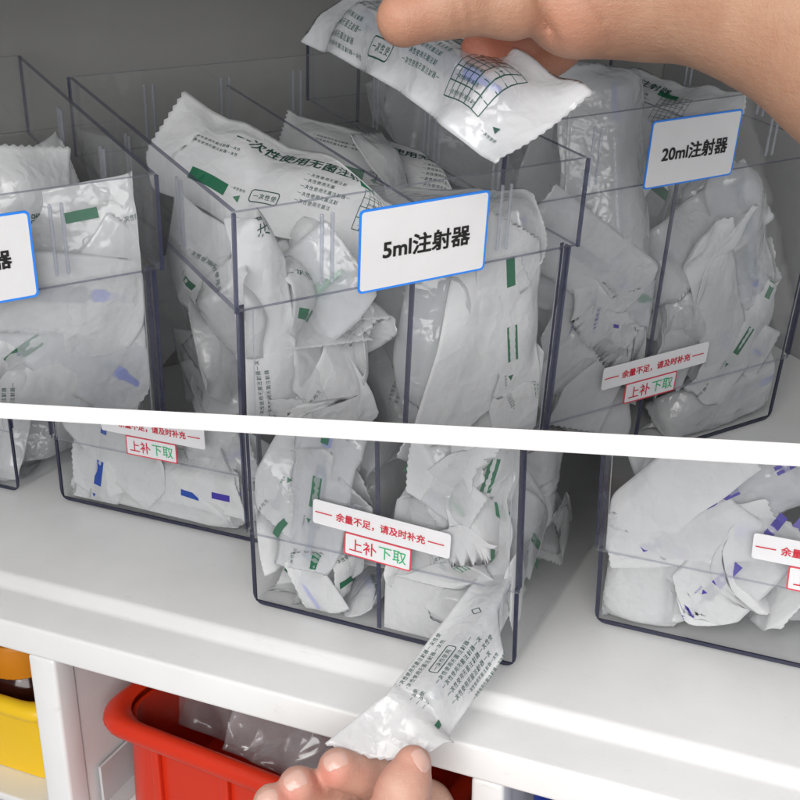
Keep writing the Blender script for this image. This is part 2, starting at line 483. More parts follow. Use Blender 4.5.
        for yc in (D * .3, D * .62):
            for dy in (-.0026, .0026):
                for x_ in (-o + th, W + o - th - .0016):
                    rib((x_, yc + dy - .0008, zc + .004), (x_ + .0016, yc + dy + .0008, H - .008))
    if partition:
        mb = MB_()
        mb.box((W / 2 - .0011, th + .002, th + .001), (W / 2 + .0011, D - th - .001, H - .012), 0, {'-y': 1, '+z': 1})
        mb.box((W / 2 - .0012, th + .0008, th + .001), (W / 2 + .0012, th + .0019, H - .014), 1)
        t.part('partition', w(mb), mb.F, ['clear', 'edge'], mb.m)
    # name label on the collar
    if name_text and col:
        lw, lh = .0692, .0402
        cx, cz = W / 2 + .0008, H - .0278
        ca, sa = math.cos(lab_tilt), math.sin(lab_tilt)
        def flat(P2, dy):
            P2 = np.asarray(P2, float)
            return T(np.stack([cx + P2[:, 0] * ca - P2[:, 1] * sa, np.full(len(P2), -o - dy), cz + P2[:, 0] * sa + P2[:, 1] * ca], 1) + off)
        mb = MB_(); P0 = rrect(-lw / 2, -lh / 2, lw / 2, lh / 2, .0022); P1 = rrect(-lw / 2 + .00105, -lh / 2 + .00105, lw / 2 - .00105, lh / 2 - .00105, .0016)
        k = len(P0)
        V = np.concatenate([flat(P0, .0003), flat(P0, .0009), flat(P1, .0009)])
        Fs = [(i, (i + 1) % k, k + (i + 1) % k, k + i) for i in range(k)] + [(k + i, k + (i + 1) % k, 2 * k + (i + 1) % k, 2 * k + i) for i in range(k)] + [tuple(range(2 * k, 3 * k)), tuple(range(k))[::-1]]
        la = t.part('name_label', V, Fs, ['labelblue', 'label'], [0] * (2 * k) + [1, 1])
        if la:
            G, GF = glyphs(name_text, .008)
            wid = G[:, 0].max() - G[:, 0].min()
            s = {'5': .0468, '2': .0505}.get(name_text[0], .0268) / wid; dx = .0112 if name_text[0] not in '52' else .0012
            LV, LF = bold_flat(flat, G * s + np.array([dx, -.0002]), GF, .00115, .00036)
            t.part('lettering', LV, LF, 'black', parent=la)
    if sticker:
        cx, cz = W / 2 + .0035, .0735
        ca, sa = math.cos(stk_tilt), math.sin(stk_tilt)
        def flat2(P2, dy, cz=cz, cx=cx):
            P2 = np.asarray(P2, float)
            return T(np.stack([cx + P2[:, 0] * ca - P2[:, 1] * sa, np.full(len(P2), -dy), cz + P2[:, 0] * sa + P2[:, 1] * ca], 1) + off)
        lw, lh = .0885, .0158
        P0 = rrect(-lw / 2, -lh / 2, lw / 2, lh / 2, .0018); k = len(P0)
        V = np.concatenate([flat2(P0, .0004), flat2(P0, .0009)])
        side_f = [(i, (i + 1) % k, k + (i + 1) % k, k + i) for i in range(k)]
        st = t.part('refill_sticker', V, side_f + [tuple(range(k, 2 * k)), tuple(range(k))[::-1]], 'sticker')
        if st:
            mb = MB_()
            G, GF = glyphs('余量不足，请及时补充', .006)
            s = .0575 / (G[:, 0].max() - G[:, 0].min())
            pts = [tuple(p) for p in G * s]; mb.V = [(p[0], p[1], 0) for p in pts]; mb.F = [list(f) for f in GF]
            for x0, x1 in ((-.0425, -.0315), (.0305, .0405)):
                mb.add([(x0, -.0003, 0), (x1, -.0003, 0), (x1, .0003, 0), (x0, .0003, 0)], [(0, 1, 2, 3)])
            LV, LF = bold_flat(flat2, np.array(mb.V)[:, :2], mb.F, .00115, .00017)
            t.part('lettering', LV, LF, 'red', parent=st)
        # lower red-framed tag
        lw, lh = .0435, .0148
        cx2 = W / 2 + .0015; cz2 = .0578
        P0 = rrect(-lw / 2, -lh / 2, lw / 2, lh / 2, .0012); P1 = rrect(-lw / 2 + .0009, -lh / 2 + .0009, lw / 2 - .0009, lh / 2 - .0009, .0007); k = len(P0)
        V = np.concatenate([flat2(P0, .0003, cz2, cx2), flat2(P0, .0007, cz2, cx2), flat2(P1, .0007, cz2, cx2)])
        Fs = [(i, (i + 1) % k, k + (i + 1) % k, k + i) for i in range(k)] + [(k + i, k + (i + 1) % k, 2 * k + (i + 1) % k, 2 * k + i) for i in range(k)] + [tuple(range(2 * k, 3 * k)), tuple(range(k))[::-1]]
        tg = t.part('direction_tag', V, Fs, ['redborder', 'sticker'], [0] * (2 * k) + [1, 1])
        if tg:
            mb = MB_(); mm = []
            for txt, x, mi in (('上补', -.0093, 0), ('下取', .0098, 1)):
                G, GF = glyphs(txt, .004 if mi else .008)
                s = .0178 / (G[:, 0].max() - G[:, 0].min())
                mb.add([(p[0] * s + x, p[1] * s, 0) for p in G], GF, mi)
            t.part('lettering', flat2(np.array(mb.V)[:, :2], .00095, cz2, cx2), mb.F, ['red', 'mint'], mb.m, parent=tg)
    return t

# ------------------------------------------------------------------ wrapped syringes
def softmax(x, lo, s=.0035):
    return lo + s * np.logaddexp(0, (x - lo) / s)
def softmin(x, hi, s=.0035):
    return hi - s * np.logaddexp(0, (hi - x) / s)

def bend(Pn, p0, n, theta, rb):
    """fold the sheet about a line through p0 with in-plane normal n"""
    n3 = np.array([n[0], n[1], 0]); n3 /= np.linalg.norm(n3)
    s = (Pn - np.array([p0[0], p0[1], 0])) @ n3
    m = s > 0
    if not m.any(): return Pn
    out = Pn.copy()
    sm = s[m]; z = Pn[m][:, 2]
    a = np.minimum(sm / rb, abs(theta)); sg = 1 if theta > 0 else -1
    rest = sm - rb * a
    along = rb * np.sin(a) + rest * np.cos(a) - sg * z * np.sin(a)
    up = sg * (rb * (1 - np.cos(a)) + rest * np.sin(a)) + z * np.cos(a)
    base = Pn[m] - np.outer(sm, n3); base[:, 2] = 0
    out[m] = base + np.outer(along, n3) + np.outer(up, [0, 0, 1])
    return out

class Sheet:
    def __init__(s, rng, L, Wd, crumple=1.0, folds=(), bulge=.009, curl=0.0, ncrease=9, ripple=.0016, pp=1.4, wend=.10):
        s.L, s.W, s.bulge, s.folds = L, Wd, bulge, list(folds); s.curl = curl; s.pp, s.wend = pp, wend
        s.cr = []
        for k in range(ncrease):
            a = rng.uniform(0, math.pi) if rng.random() < .6 else rng.gauss(.2, .4)
            s.cr.append((rng.uniform(-.5, .5) * L, rng.uniform(-.5, .5) * Wd, math.cos(a), math.sin(a), crumple * rng.gauss(0, .25), rng.uniform(.006, .028)))
        s.rp = [(rng.uniform(15, 60), rng.uniform(0, 6.28), rng.choice((-1, 1)), rng.uniform(.4, 1) * ripple) for _ in range(4)]
        s.asym = rng.uniform(-.25, .25)
    def mid(s, x, y):
        v = y / s.W
        mid = np.zeros_like(x)
        for (cx, cy, nx, ny, k, rad) in s.cr:
            d = (x - cx) * nx + (y - cy) * ny
            # a crease of finite length: tent that flattens away from the crease
            t = np.sqrt(d * d + 1.2e-6)
            mid = mid + k * (np.minimum(t, rad) - .5 * rad + .25 * np.maximum(t - rad, 0))
        for (f, ph, sd, a) in s.rp:
            e = np.clip(2 * v * sd, 0, 1.1) ** 2
            mid = mid + a * e * np.sin(f * x * 4 + ph)
        return mid
    def ev(s, x, y, front=True, extra=0.0):
        u = x / s.L; v = y / s.W
        win = np.clip((.5 - np.abs(u) - max(0, s.wend - .10)) / .10, 0, 1); win = win * win * (3 - 2 * win)
        prof = np.clip(np.cos(math.pi * np.clip(v, -.5, .5)), 0, 1) ** s.pp * (1 + s.asym * v)
        z = (s.bulge if front else -.0035) * win * prof
        mid = s.mid(x, y)
        z = z + mid + (extra if front else -extra)
        P = np.stack([x, y, z], -1)
        sh = P.shape; P = P.reshape(-1, 3)
        for (p0, n, th, rb) in s.folds: P = bend(P, p0, n, th, rb)
        if s.curl:
            P = bend(P, (-s.L / 2, 0), (1, 0), s.curl, s.L / abs(s.curl))
        return P.reshape(sh)


def rows_of_print(mb, rng, x0, x1, y, h, mi, ragged=True):
    """one line of illegible small print made of little strokes"""
    h = h * .95
    x = x0 + h / 2; end = x1 - (rng.uniform(0, .35) * (x1 - x0) if ragged else 0)
    k = 0
    while x < end:
        G, GF = glyphs(TITLE[k % 10], .004); k += 1
        mb.add([(x + p[0] * h * .95, y + p[1] * h * .95, 0) for p in G], GF, mi)
        x += h * 1.06

def line2(mb, a, b, wd, mi):
    a = np.array(a, float); b = np.array(b, float); d = b - a; l = np.linalg.norm(d); d /= l; nn = np.array([-d[1], d[0]]) * wd / 2
    k = max(1, int(l / .004))
    for i in range(k):
        p = a + (b - a) * i / k; q = a + (b - a) * (i + 1) / k
        mb.add([(*(p - nn), 0), (*(q - nn), 0), (*(q + nn), 0), (*(p + nn), 0)], [(0, 1, 2, 3)], mi)

def pack_print(rng, style, L, Wd):
    mb = MB_()
    if style == 'none': return mb
    def rect(x0, y0, x1, y1, mi):
        nx = max(1, int(abs(x1 - x0) / .004)); ny = max(1, int(abs(y1 - y0) / .004))
        for i in range(nx):
            for j in range(ny):
                xa, xb = x0 + (x1 - x0) * i / nx, x0 + (x1 - x0) * (i + 1) / nx; ya, yb = y0 + (y1 - y0) * j / ny, y0 + (y1 - y0) * (j + 1) / ny
                mb.add([(xa, ya, 0), (xb, ya, 0), (xb, yb, 0), (xa, yb, 0)], [(0, 1, 2, 3)], mi)
    def tri(x, y, s, mi): mb.add([(x - s, y, 0), (x + s, y + s, 0), (x + s, y - s, 0)], [(0, 1, 2)], mi)
    if style in ('title', 'held'):
        G, GF = glyphs(TITLE, .004)
        s = .082 / (G[:, 0].max() - G[:, 0].min())
        mb.add([(p[0] * s - .004, p[1] * s + Wd * .27, 0) for p in G], GF, 1)
        mb.add([(p[0] * s - .0037, p[1] * s + Wd * .27 + .0002, .00004) for p in G], GF, 1)
        for k in range(2): rows_of_print(mb, rng, -.066, -.024, Wd * .13 - k * .0032, .0021, 1)
        for k in range(5): rows_of_print(mb, rng, .000, .028, Wd * .10 - k * .0036, .0025, 1)
        # dosage grid
        for k in range(6): line2(mb, (.034, -.014 + k * .0052), (.056, -.014 + k * .0052), .0004, 1)
        for k in range(7): line2(mb, (.034 + k * .00367, -.014), (.034 + k * .00367, .012), .0004, 1)
        for k in range(5): rows_of_print(mb, rng, .036, .054, -.012 + k * .0052, .0018, 1)
        for k in range(4 if style == 'held' else 0): rows_of_print(mb, rng, -.062, -.030, -Wd * .12 - k * .0036, .0024, 1)
        # rounded frame
        P = rrect(-.024, -.014, -.008, -.008, .0015, 3)
        for i in range(len(P)): line2(mb, P[i], P[(i + 1) % len(P)], .0005, 1)
        rows_of_print(mb, rng, -.0225, -.0095, -.011, .0034, 1, False)
        tri(.064, -.012, .0015, 1); rows_of_print(mb, rng, .060, .070, -.016, .0018, 1)
    if style in ('bar', 'title'):
        sgn = (1 if rng.random() < .5 else -1) if style == 'bar' else -1
        bx = rng.uniform(-.062, -.046)
        rect(bx, sgn * Wd * .24 - .0032, bx + .020, sgn * Wd * .24 + .0032, 0)
        tri(bx + .026, sgn * Wd * .26, .0017, 0)
        rows_of_print(mb, rng, bx + .021, bx + .031, sgn * Wd * .26 + .004, .0017, 1)
        rect(.030, -sgn * Wd * .2 - .0024, .045, -sgn * Wd * .2 + .0024, 0)
        if style == 'bar':
            for k in range(rng.choice((0, 0, 2))): rows_of_print(mb, rng, -.030, .012, -sgn * Wd * .1 - k * .0034, .0023, 1)
            rows_of_print(mb, rng, .052, .072, .004, .0034, 1)
    if style == 'mid':
        rect(-.010, -.003, .011, .0034, 0); tri(-.020, .002, .0017, 0); rows_of_print(mb, rng, -.026, -.015, .0052, .0018, 1)
        rect(.034, -.0026, .050, .0026, 0); rows_of_print(mb, rng, -.060, -.036, .008, .003, 1)
        rect(-.058, -.012, -.044, -.007, 0)
    if style == 'small':
        for k in range(2): rows_of_print(mb, rng, -.052, -.020, Wd * .2 - k * .0038, .0025, 1)
        G, GF = glyphs('注射器', .004); s = .018 / (G[:, 0].max() - G[:, 0].min())
        mb.add([(p[0] * s + .045, p[1] * s - Wd * .1, 0) for p in G], GF, 1)
    if style == 'pulled':
        for k in range(4): rows_of_print(mb, rng, -.052, -.006, Wd * .03 - k * .0042, .0032, 1)
        for k in range(2): rows_of_print(mb, rng, -.040, .002, -Wd * .39 - k * .0038, .0023, 1)
        for k in range(3): rows_of_print(mb, rng, -.070, -.058, Wd * .2 - k * .0038, .0028, 1)
        for k in range(2): rows_of_print(mb, rng, -.062, -.012, Wd * .43 - k * .0040, .0030, 1)
        P = rrect(-.046, .0040, -.026, .0088, .0012, 3)
        for i in range(len(P)): line2(mb, P[i], P[(i + 1) % len(P)], .0005, 1)
        rows_of_print(mb, rng, -.0445, -.0275, .0064, .0032, 1, False)
        P = [(-.002, .0075), (.0005, .010), (.003, .0075), (.0005, .005)]
        for i in range(4): line2(mb, P[i], P[(i + 1) % 4], .0005, 1)
        P = [(.022, -.016), (.034, -.016), (.034, -.005), (.022, -.005)]
        for i in range(4): line2(mb, P[i], P[(i + 1) % 4], .0006, 1)
        rows_of_print(mb, rng, .024, .033, -.0085, .0026, 1, False); rows_of_print(mb, rng, .024, .033, -.0125, .0026, 1, False)
        for k in range(4): rows_of_print(mb, rng, .044, .062, -Wd * .3 + k * .0042, .003, 1, False)
        rect(-.073, -.013, -.066, -.010, 0)
    return mb

PACKN = [0]
def build_pack(label, O, ex, ez, T=None, clampf=None, seed=0, L=.165, Wd=.047, style='bar', back_style=None, crumple=1.0, folds=(), bulge=.009, curl=0.0,
               syringe=False, side=None, group=None, inks=('green', 'darkgreen'), nu=76, nv=26, fm='film', bm_='paper', ncrease=9, hub='hub', ripple=.0016, serr=.0006, cat='syringe pack', flare=0.0, flare_end=0.0, shear=0.0, pp=1.4, wend=.10):
    rng = random.Random(seed * 7919 + 13)
    ex = np.array(ex, float); ex /= np.linalg.norm(ex); ez = np.array(ez, float)
    ez = ez - ex * (ez @ ex); ez /= np.linalg.norm(ez); ey = np.cross(ez, ex)
    Bm = np.stack([ex, ey, ez], 0)
    sh = Sheet(rng, L, Wd, crumple, folds, bulge, curl, ncrease, ripple, pp, wend)
    def place(P):
        X = np.asarray(P).reshape(-1, 3) @ Bm + O
        if clampf is not None: X = clampf(X)
        return T(X) if T else X
    us = np.linspace(-.5, .5, nu + 1); vs = np.linspace(-.5, .5, nv + 1)
    U, Vv = np.meshgrid(us, vs, indexing='ij')
    x = U * L; y = Vv * Wd
    if flare: y = y * (1 + flare * np.clip((-.33 - U) / .17, 0, 1))
    if flare_end: y = y * (1 + flare_end * np.clip((U - .02) / .40, 0, 1) ** 1.3)
    if shear: x = x - shear * (y / (Wd / 2)) * np.clip((-.30 - U) / .2, 0, 1)
    # serrated ends
    zig = ((np.arange(nv + 1) % 2) * 2 - 1) * serr
    x[0] -= zig; x[-1] += zig
    Pf = place(sh.ev(x, y, True, .00012)); Pb = place(sh.ev(x, y, False, .00012))
    n = (nu + 1) * (nv + 1)
    idx = np.arange(n).reshape(nu + 1, nv + 1)
    q = np.stack([idx[:-1, :-1], idx[1:, :-1], idx[1:, 1:], idx[:-1, 1:]], -1).reshape(-1, 4)
    Fs = q.tolist() + (q[:, ::-1] + n).tolist(); mi = [0] * len(q) + [1] * len(q)
    rim = list(idx[:, 0]) + list(idx[-1, 1:]) + list(idx[-2::-1, -1]) + list(idx[0, -2:0:-1])
    for i in range(len(rim)):
        a, b = int(rim[i]), int(rim[(i + 1) % len(rim)]); Fs.append([a, n + a, n + b, b]); mi.append(0)
    V = np.concatenate([Pf, Pb])
    if side:
        d = (V - CAM) @ PN; d = d if side == 'up' else -d
        if (d > 0).mean() < .12: return None
    base = V[np.argmin(V[:, 2])] if not side else V.mean(0)
    t = Thing('wrapped_syringe', label, cat, base, group, side)
    wr = t.part('wrapper', V, Fs, [fm, bm_], mi, smooth=True)
    def lay(mb, front, name):
        if not mb.V: return
        P2 = np.array(mb.V)[:, :2]; up_ = np.array(mb.V)[:, 2]
        if not front: P2 = P2 * np.array([-1, 1])
        V0 = place(sh.ev(P2[:, 0], P2[:, 1], front, .00045 + up_))
        Ff = mb.F if front else [f[::-1] for f in mb.F]
        t.part(name, V0, Ff, list(inks), mb.m, parent=wr)
    lay(pack_print(rng, style, L, Wd), True, 'print')
    bs = back_style if back_style is not None else style
    lay(pack_print(rng, bs, L, Wd), False, 'print')
    if syringe:
        s = L / .165 * (1 - 2.4 * max(0, wend - .10)); z0 = (bulge - .0035) / 2
        rr = min((bulge + .0035) / 2 * .62, .0058)
        ax = (1, 0, 0); c0 = (0, 0, z0)
        def piece(name, prof, m, par=None, at=0.0):
            mb = MB_(); mb.lathe(prof, (at, 0, z0), ax, 18, 0); Pn = mb.arr(); Pn[:, 2] += sh.mid(Pn[:, 0], np.zeros(len(Pn)))
            for (p0, nn, th, rb) in folds: Pn = bend(Pn, p0, nn, th, rb)
            if curl: Pn = bend(Pn, (-L / 2, 0), (1, 0), curl, L / abs(curl))
            return t.part(name, place(Pn), mb.F, m, smooth=True, sharp=40, parent=par)
        br = piece('syringe', [(rr, -.030 * s), (rr * 1.12, -.0301 * s), (rr * 1.12, -.032 * s), (rr, -.0321 * s), (rr, .036 * s), (rr * .9, .039 * s), (.0022, .041 * s), (.0019, .050 * s)], 'barrel')
        piece('plunger', [(rr * 1.0, -.063 * s), (rr * 1.0, -.0605 * s), (rr * .5, -.060 * s), (rr * .5, .005 * s), (rr * .86, .0055 * s), (rr * .86, .015 * s), (rr * .4, .019 * s)], 'plunger', br)
        piece('needle_cap', [(.0031, .045 * s), (.0031, .053 * s), (.002, .055 * s), (.0015, .070 * s)], hub, br)
    return t

def bin_clamp(ox, oy, oz, W, D, H, comp, ymin=.005):
    """keeps a pack inside its half of the bin (tier frame)"""
    if comp == 0: xa, xb = .0045, W / 2 - .0025
    elif comp == 1: xa, xb = W / 2 + .0025, W - .0045
    else: xa, xb = .0045, W - .0045
    def f(X):
        X = X.copy()
        X[:, 0] = softmin(softmax(X[:, 0], ox + xa, .0022), ox + xb, .0022)
        X[:, 1] = softmin(softmax(X[:, 1], oy + ymin, .0022), oy + D - .006, .0022)
        X[:, 2] = softmax(X[:, 2], oz + .0035, .002)
        return X
    return f
def facing(alpha, tx=0.0, tz=0.0, flip=False):
    """axes for a pack facing the front: length at angle alpha in the front plane, tipped back by tx, turned by tz"""
    a = R(alpha)
    ex = np.array([math.cos(a), 0, math.sin(a)]); ez = np.array([0, -1.0, 0])
    cx, sx = math.cos(R(tx)), math.sin(R(tx)); Rx = np.array([[1, 0, 0], [0, cx, -sx], [0, sx, cx]])
    cz, sz = math.cos(R(tz)), math.sin(R(tz)); Rz = np.array([[cz, -sz, 0], [sz, cz, 0], [0, 0, 1]])
    m = Rz @ Rx
    ex, ez = m @ ex, m @ ez
    return (ex, -ez) if flip else (ex, ez)
def flap(L, end=1, at=.055, th=1.0, skew=0.0, rb=.003):
    return ((end * at, 0), (end, skew), th, rb)

# ================================================================== SETTING
# back wall, side and shelf of the upper compartment, cut where they meet the divider board
DB = .2285
def quadbox(T, a, b):
    mb = MB_(); mb.box(a, b); return T(mb.arr()), mb.F
V, Fs = quadbox(A2W, (-.9, .325, -.40), (.62, .335, .6)); solo('back_wall', 'dark grey steel back panel behind the upper bins', 'wall', V, Fs, 'greywall', side='up', kind='structure')
V, Fs = quadbox(A2W, (.53, -.02, -.40), (.54, .324, .35)); solo('side_wall', 'grey side panel beyond the 20ml bin', 'wall', V, Fs, 'greyside', side='up', kind='structure')
V, Fs = quadbox(A2W, (-.9, -.02, -HB - .012), (.529, .324, -HB - .0006)); solo('upper_shelf', 'white shelf under the upper row of bins', 'shelf', V, Fs, 'white', side='up', kind='structure')

V, Fs = quadbox(A2W, (-.9, -.03, .128), (.529, .324, .140)); solo('shade_canopy', 'white underside of an unseen shelf added above the upper bins to shade them', 'shade_canopy', V, Fs, 'white', kind='structure')  # out of view, added to keep direct light off the upper tier
# divider board, added to stand for a drawn dividing line: edge-on to the photograph, real thickness, runs back between the tiers
def board():
    xs = np.linspace(-500, 1300, 10); d0, d1 = .465, 1.25
    V = []
    for x in xs:
        h = ((15.0 + (23.5 - 15.0) * np.clip(x, 0, 800) / 800.0) / 2) / F * d0
        a = PX(x, YM(x), d0); b = PX(x * .55 + 180, YM(x * .55 + 180), d1)
        ins = a + (b - a) / np.linalg.norm(b - a) * .0008
        V += [a - PN * (h - .0006), a + PN * (h - .0006), ins + PN * h, b + PN * h, b - PN * h, ins - PN * h]
    Fs = []
    for i in range(len(xs) - 1):
        for k in range(6):
            Fs.append((i * 6 + k, i * 6 + (k + 1) % 6, (i + 1) * 6 + (k + 1) % 6, (i + 1) * 6 + k))
    Fs += [tuple(range(6)), tuple(range((len(xs) - 1) * 6, len(xs) * 6))[::-1]]
    solo('divider_line_board', 'thin white sloping board added for a drawn dividing line between upper and lower bins', 'board', V, Fs, 'board')
board()

# lower cabinet: shelf with a stepped front lip, posts and compartments below
cab = Thing('cabinet', 'white powder coated metal cabinet with a stepped shelf lip under the lower bins', 'cabinet', (.1, .1, -.5), side='down')
cr_, sr_ = math.cos(R(1.2)), math.sin(R(1.2))
def CT(X):
    X = np.asarray(X, float).copy(); x, y = X[:, 0].copy(), X[:, 1].copy()
    X[:, 0] = x * cr_ - y * sr_; X[:, 1] = x * sr_ + y * cr_ - .001; return X
def rounded_profile(pts, r=.002, n=4):
    P = []; k = len(pts)
    for i in range(k):
        p = np.array(pts[i]); a = np.array(pts[i - 1]) - p; b = np.array(pts[(i + 1) % k]) - p
        la, lb = np.linalg.norm(a), np.linalg.norm(b); rr = min(r, la * .45, lb * .45)
        p1 = p + a / la * rr; p2 = p + b / lb * rr
        for t in np.linspace(0, 1, n + 1):
            P.append(tuple((1 - t) ** 2 * p1 + 2 * t * (1 - t) * p + t * t * p2))
    return P
X0, X1 = -1.1, 1.1
mb = MB_()
mb.prism(rounded_profile([(.34, -.001), (-.027, -.001), (-.0355, -.0075), (-.0665, -.0085), (-.0685, -.028), (-.0600, -.028), (-.0560, -.014), (.34, -.014)], .0022, 4), 'x', X0, X1)
cab.part('shelf_top', CT(mb.arr()), mb.F, 'white', mb.m, smooth=True, sharp=35)
XP = [(-.4715, -.4505), (-.1245, -.1035), (.175, .1935), (.49, .51)]
for (a, b) in XP:
    mb = MB_(); mb.bbox((a, -.0675, -.40), (b, -.048, -.0283), .0028, 0, 3)
    cab.part('post', CT(mb.arr()), mb.F, 'white', mb.m, smooth=True, sharp=40)
    mb = MB_(); mb.box((a + .002, -.0478, -.40), (b - .001, .338, -.0142))
    cab.part('inner_panel', CT(mb.arr()), mb.F, 'white', mb.m)
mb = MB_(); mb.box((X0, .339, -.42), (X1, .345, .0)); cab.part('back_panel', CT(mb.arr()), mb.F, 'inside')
XS = [X0] + [v for p in XP for v in p] + [X1]
for i in range(0, len(XS), 2):
    mb = MB_(); mb.bbox((XS[i] + .0012, -.058, -.166), (XS[i + 1] - .0012, .336, -.160), .0015, 0, 2); cab.part('lower_shelf', CT(mb.arr()), mb.F, 'white', mb.m)
mb = MB_(); mb.box((X0, -.05, -.43), (X1, .338, -.405)); cab.part('plinth', CT(mb.arr()), mb.F, 'white')
V, Fs = quadbox(B2W, (-3, -3, -.45), (3, 3, -.44)); solo('floor', 'grey floor under the cabinet', 'floor', V, Fs, 'greyside', kind='structure')
V, Fs = quadbox(B2W, (-1.2, .352, -.44), (1.2, .36, .5)); solo('lower_back_wall', 'pale wall behind the lower bins', 'wall', V, Fs, 'white', side='down', kind='structure')

# ================================================================== BINS
A5 = (0.0, 0.0, -HB, .18, DB, HB)
A20 = (.178, .058, -HB, .26, DB, HB)
AL = (-.198, .058, -HB, .18, DB, HB)
B5 = (0.0, 0.0, 0.0, .178, DB, HB)
BL = (-.213, .070, 0.0, .18, DB, HB)
BF = (-.428, .066, 0.0, .18, DB, HB)
BR = (.203, .068, 0.0, .26, DB, HB)
build_bin(A2W, *A5, 'clear plastic bin with a blue-bordered 5ml name label, above the white board', 'up', '5ml' + NAME_LABEL, sticker=False)
build_bin(A2W, *A20, 'wide clear bin with a blue-bordered 20ml name label and red refill sticker', 'up', '20ml' + NAME_LABEL)
build_bin(A2W, *AL, 'clear bin at far left above the board, blue-bordered name label cut by the photo edge', 'up', NAME_LABEL, sticker=False, partition=False)
build_bin(B2W, *B5, 'clear bin with whole red refill sticker, a pack being pulled from its bottom slot', 'down', None, stk_tilt=R(-3.2))
build_bin(B2W, *BL, 'clear bin under the white board left of the one a pack is pulled from', 'down', None, partition=False)
build_bin(B2W, *BF, 'clear bin at the left edge under the white board, only its right corner visible', 'down', None, sticker=False, partition=False)
build_bin(B2W, *BR, 'clear bin at the right under the board, its refill sticker cut by the photo edge', 'down', None)

# ================================================================== PACKS
def corner_folds(rng, L, Wd, n):
    """corners and ends of a handled pack folded over"""
    out = []
    for k in range(n):
        sx, sy = rng.choice((-1, 1)), rng.choice((-1, 1))
        p = (sx * L * rng.uniform(.26, .40), sy * Wd * rng.uniform(.12, .40))
        out.append((p, (sx * rng.uniform(.3, 1), sy * rng.uniform(.2, 1.1)), rng.choice((-1, 1)) * rng.uniform(.5, 1.7), rng.uniform(.003, .005)))
    return out
def pack_in(tier, binp, comp, px, py, y, alpha, label, tx=0, tz=0, flip=False, ymin=.005, **kw):
    inv = invA if tier == 'A' else invB; T = A2W if tier == 'A' else B2W; side = 'up' if tier == 'A' else 'down'
    O = inv(px, py, binp[1] + y + .009)
    ox, oy, oz, Wb = binp[:4]
    xa, xb = {0: (.005, Wb / 2 - .003), 1: (Wb / 2 + .003, Wb - .005), 2: (.005, Wb - .005)}[comp]
    L_, W_ = kw.get('L', .165), kw.get('Wd', .047); av = xb - xa - .004
    ca_, sa_ = abs(math.cos(R(alpha))), abs(math.sin(R(alpha)))
    need = L_ * ca_ * math.cos(R(tz)) + W_ * sa_
    if need > av:            # too long for the compartment: turn it so that it runs back into the bin
        c_ = min(1, max(.42, (av - W_ * sa_) / max(L_ * ca_, 1e-6)))
        nz = math.degrees(math.acos(c_)); tz = nz if (tz > 0 or (tz == 0 and PACKN[0] % 2)) else -nz
        O[1] += L_ / 2 * ca_ * math.sin(R(nz)) * .75
        need = L_ * ca_ * c_ + W_ * sa_
    h_ = min(need, av) / 2 * .66
    O[0] = min(max(O[0], ox + xa + h_), ox + xb - h_)
    ex, ez = facing(alpha, tx, tz, flip)
    PACKN[0] += 1
    kw.setdefault('seed', PACKN[0])
    rg = random.Random(PACKN[0] * 31 + 7)
    L_, W_ = kw.get('L', .165), kw.get('Wd', .047)
    kw['crumple'] = kw.get('crumple', 1.0) * .78
    kw['folds'] = list(kw.get('folds', ())) + corner_folds(rg, L_, W_, rg.choice((1, 1, 2, 2)))
    return build_pack(label, O, ex, ez, T, bin_clamp(*binp, comp, ymin), side=side, **kw)
G5A = 'wrapped syringes in the upper 5ml bin'; G5B = 'wrapped syringes in the lower bin with the whole sticker'
G20 = 'wrapped syringes in the 20ml bin'; GLA = 'wrapped syringes in the upper left bin'; GLB = 'wrapped syringes in the lower left bin'; GRB = 'wrapped syringes in the lower right bin'; GFB = 'wrapped syringes in the leftmost lower bin'

def pile(tier, binp, comp, n, group, label, z0, z1, y0=.05, y1=.20, seed=0, **kw):
    rng = random.Random(seed)
    T = A2W if tier == 'A' else B2W; side = 'up' if tier == 'A' else 'down'
    ox, oy, oz, W, D, H = binp
    for k in range(n):
        xa, xb = (0.03, W / 2 - .02) if comp == 0 else ((W / 2 + .02, W - .03) if comp == 1 else (.04, W - .04))
        O = np.array([ox + rng.uniform(xa, xb), oy + y0 + (y1 - y0) * ((k * .618) % 1), oz + z0 + (z1 - z0) * (k + .5) / n])
        ex, ez = facing(rng.uniform(-60, 60), rng.uniform(-75, -5), rng.uniform(-45, 45), rng.random() < .35)
        th = rng.uniform(-1.2, 1.2)
        kw2 = dict(kw); kw2.setdefault('style', rng.choice(('bar', 'small', 'none', 'none')))
        build_pack(label, O, ex, ez, T, bin_clamp(*binp, comp), side=side, seed=seed * 100 + k, group=group, crumple=1.5,
                   folds=[flap(.165, rng.choice((-1, 1)), rng.uniform(.02, .06), th, rng.uniform(-.6, .6))] + corner_folds(rng, .165, .047, 2), **kw2)

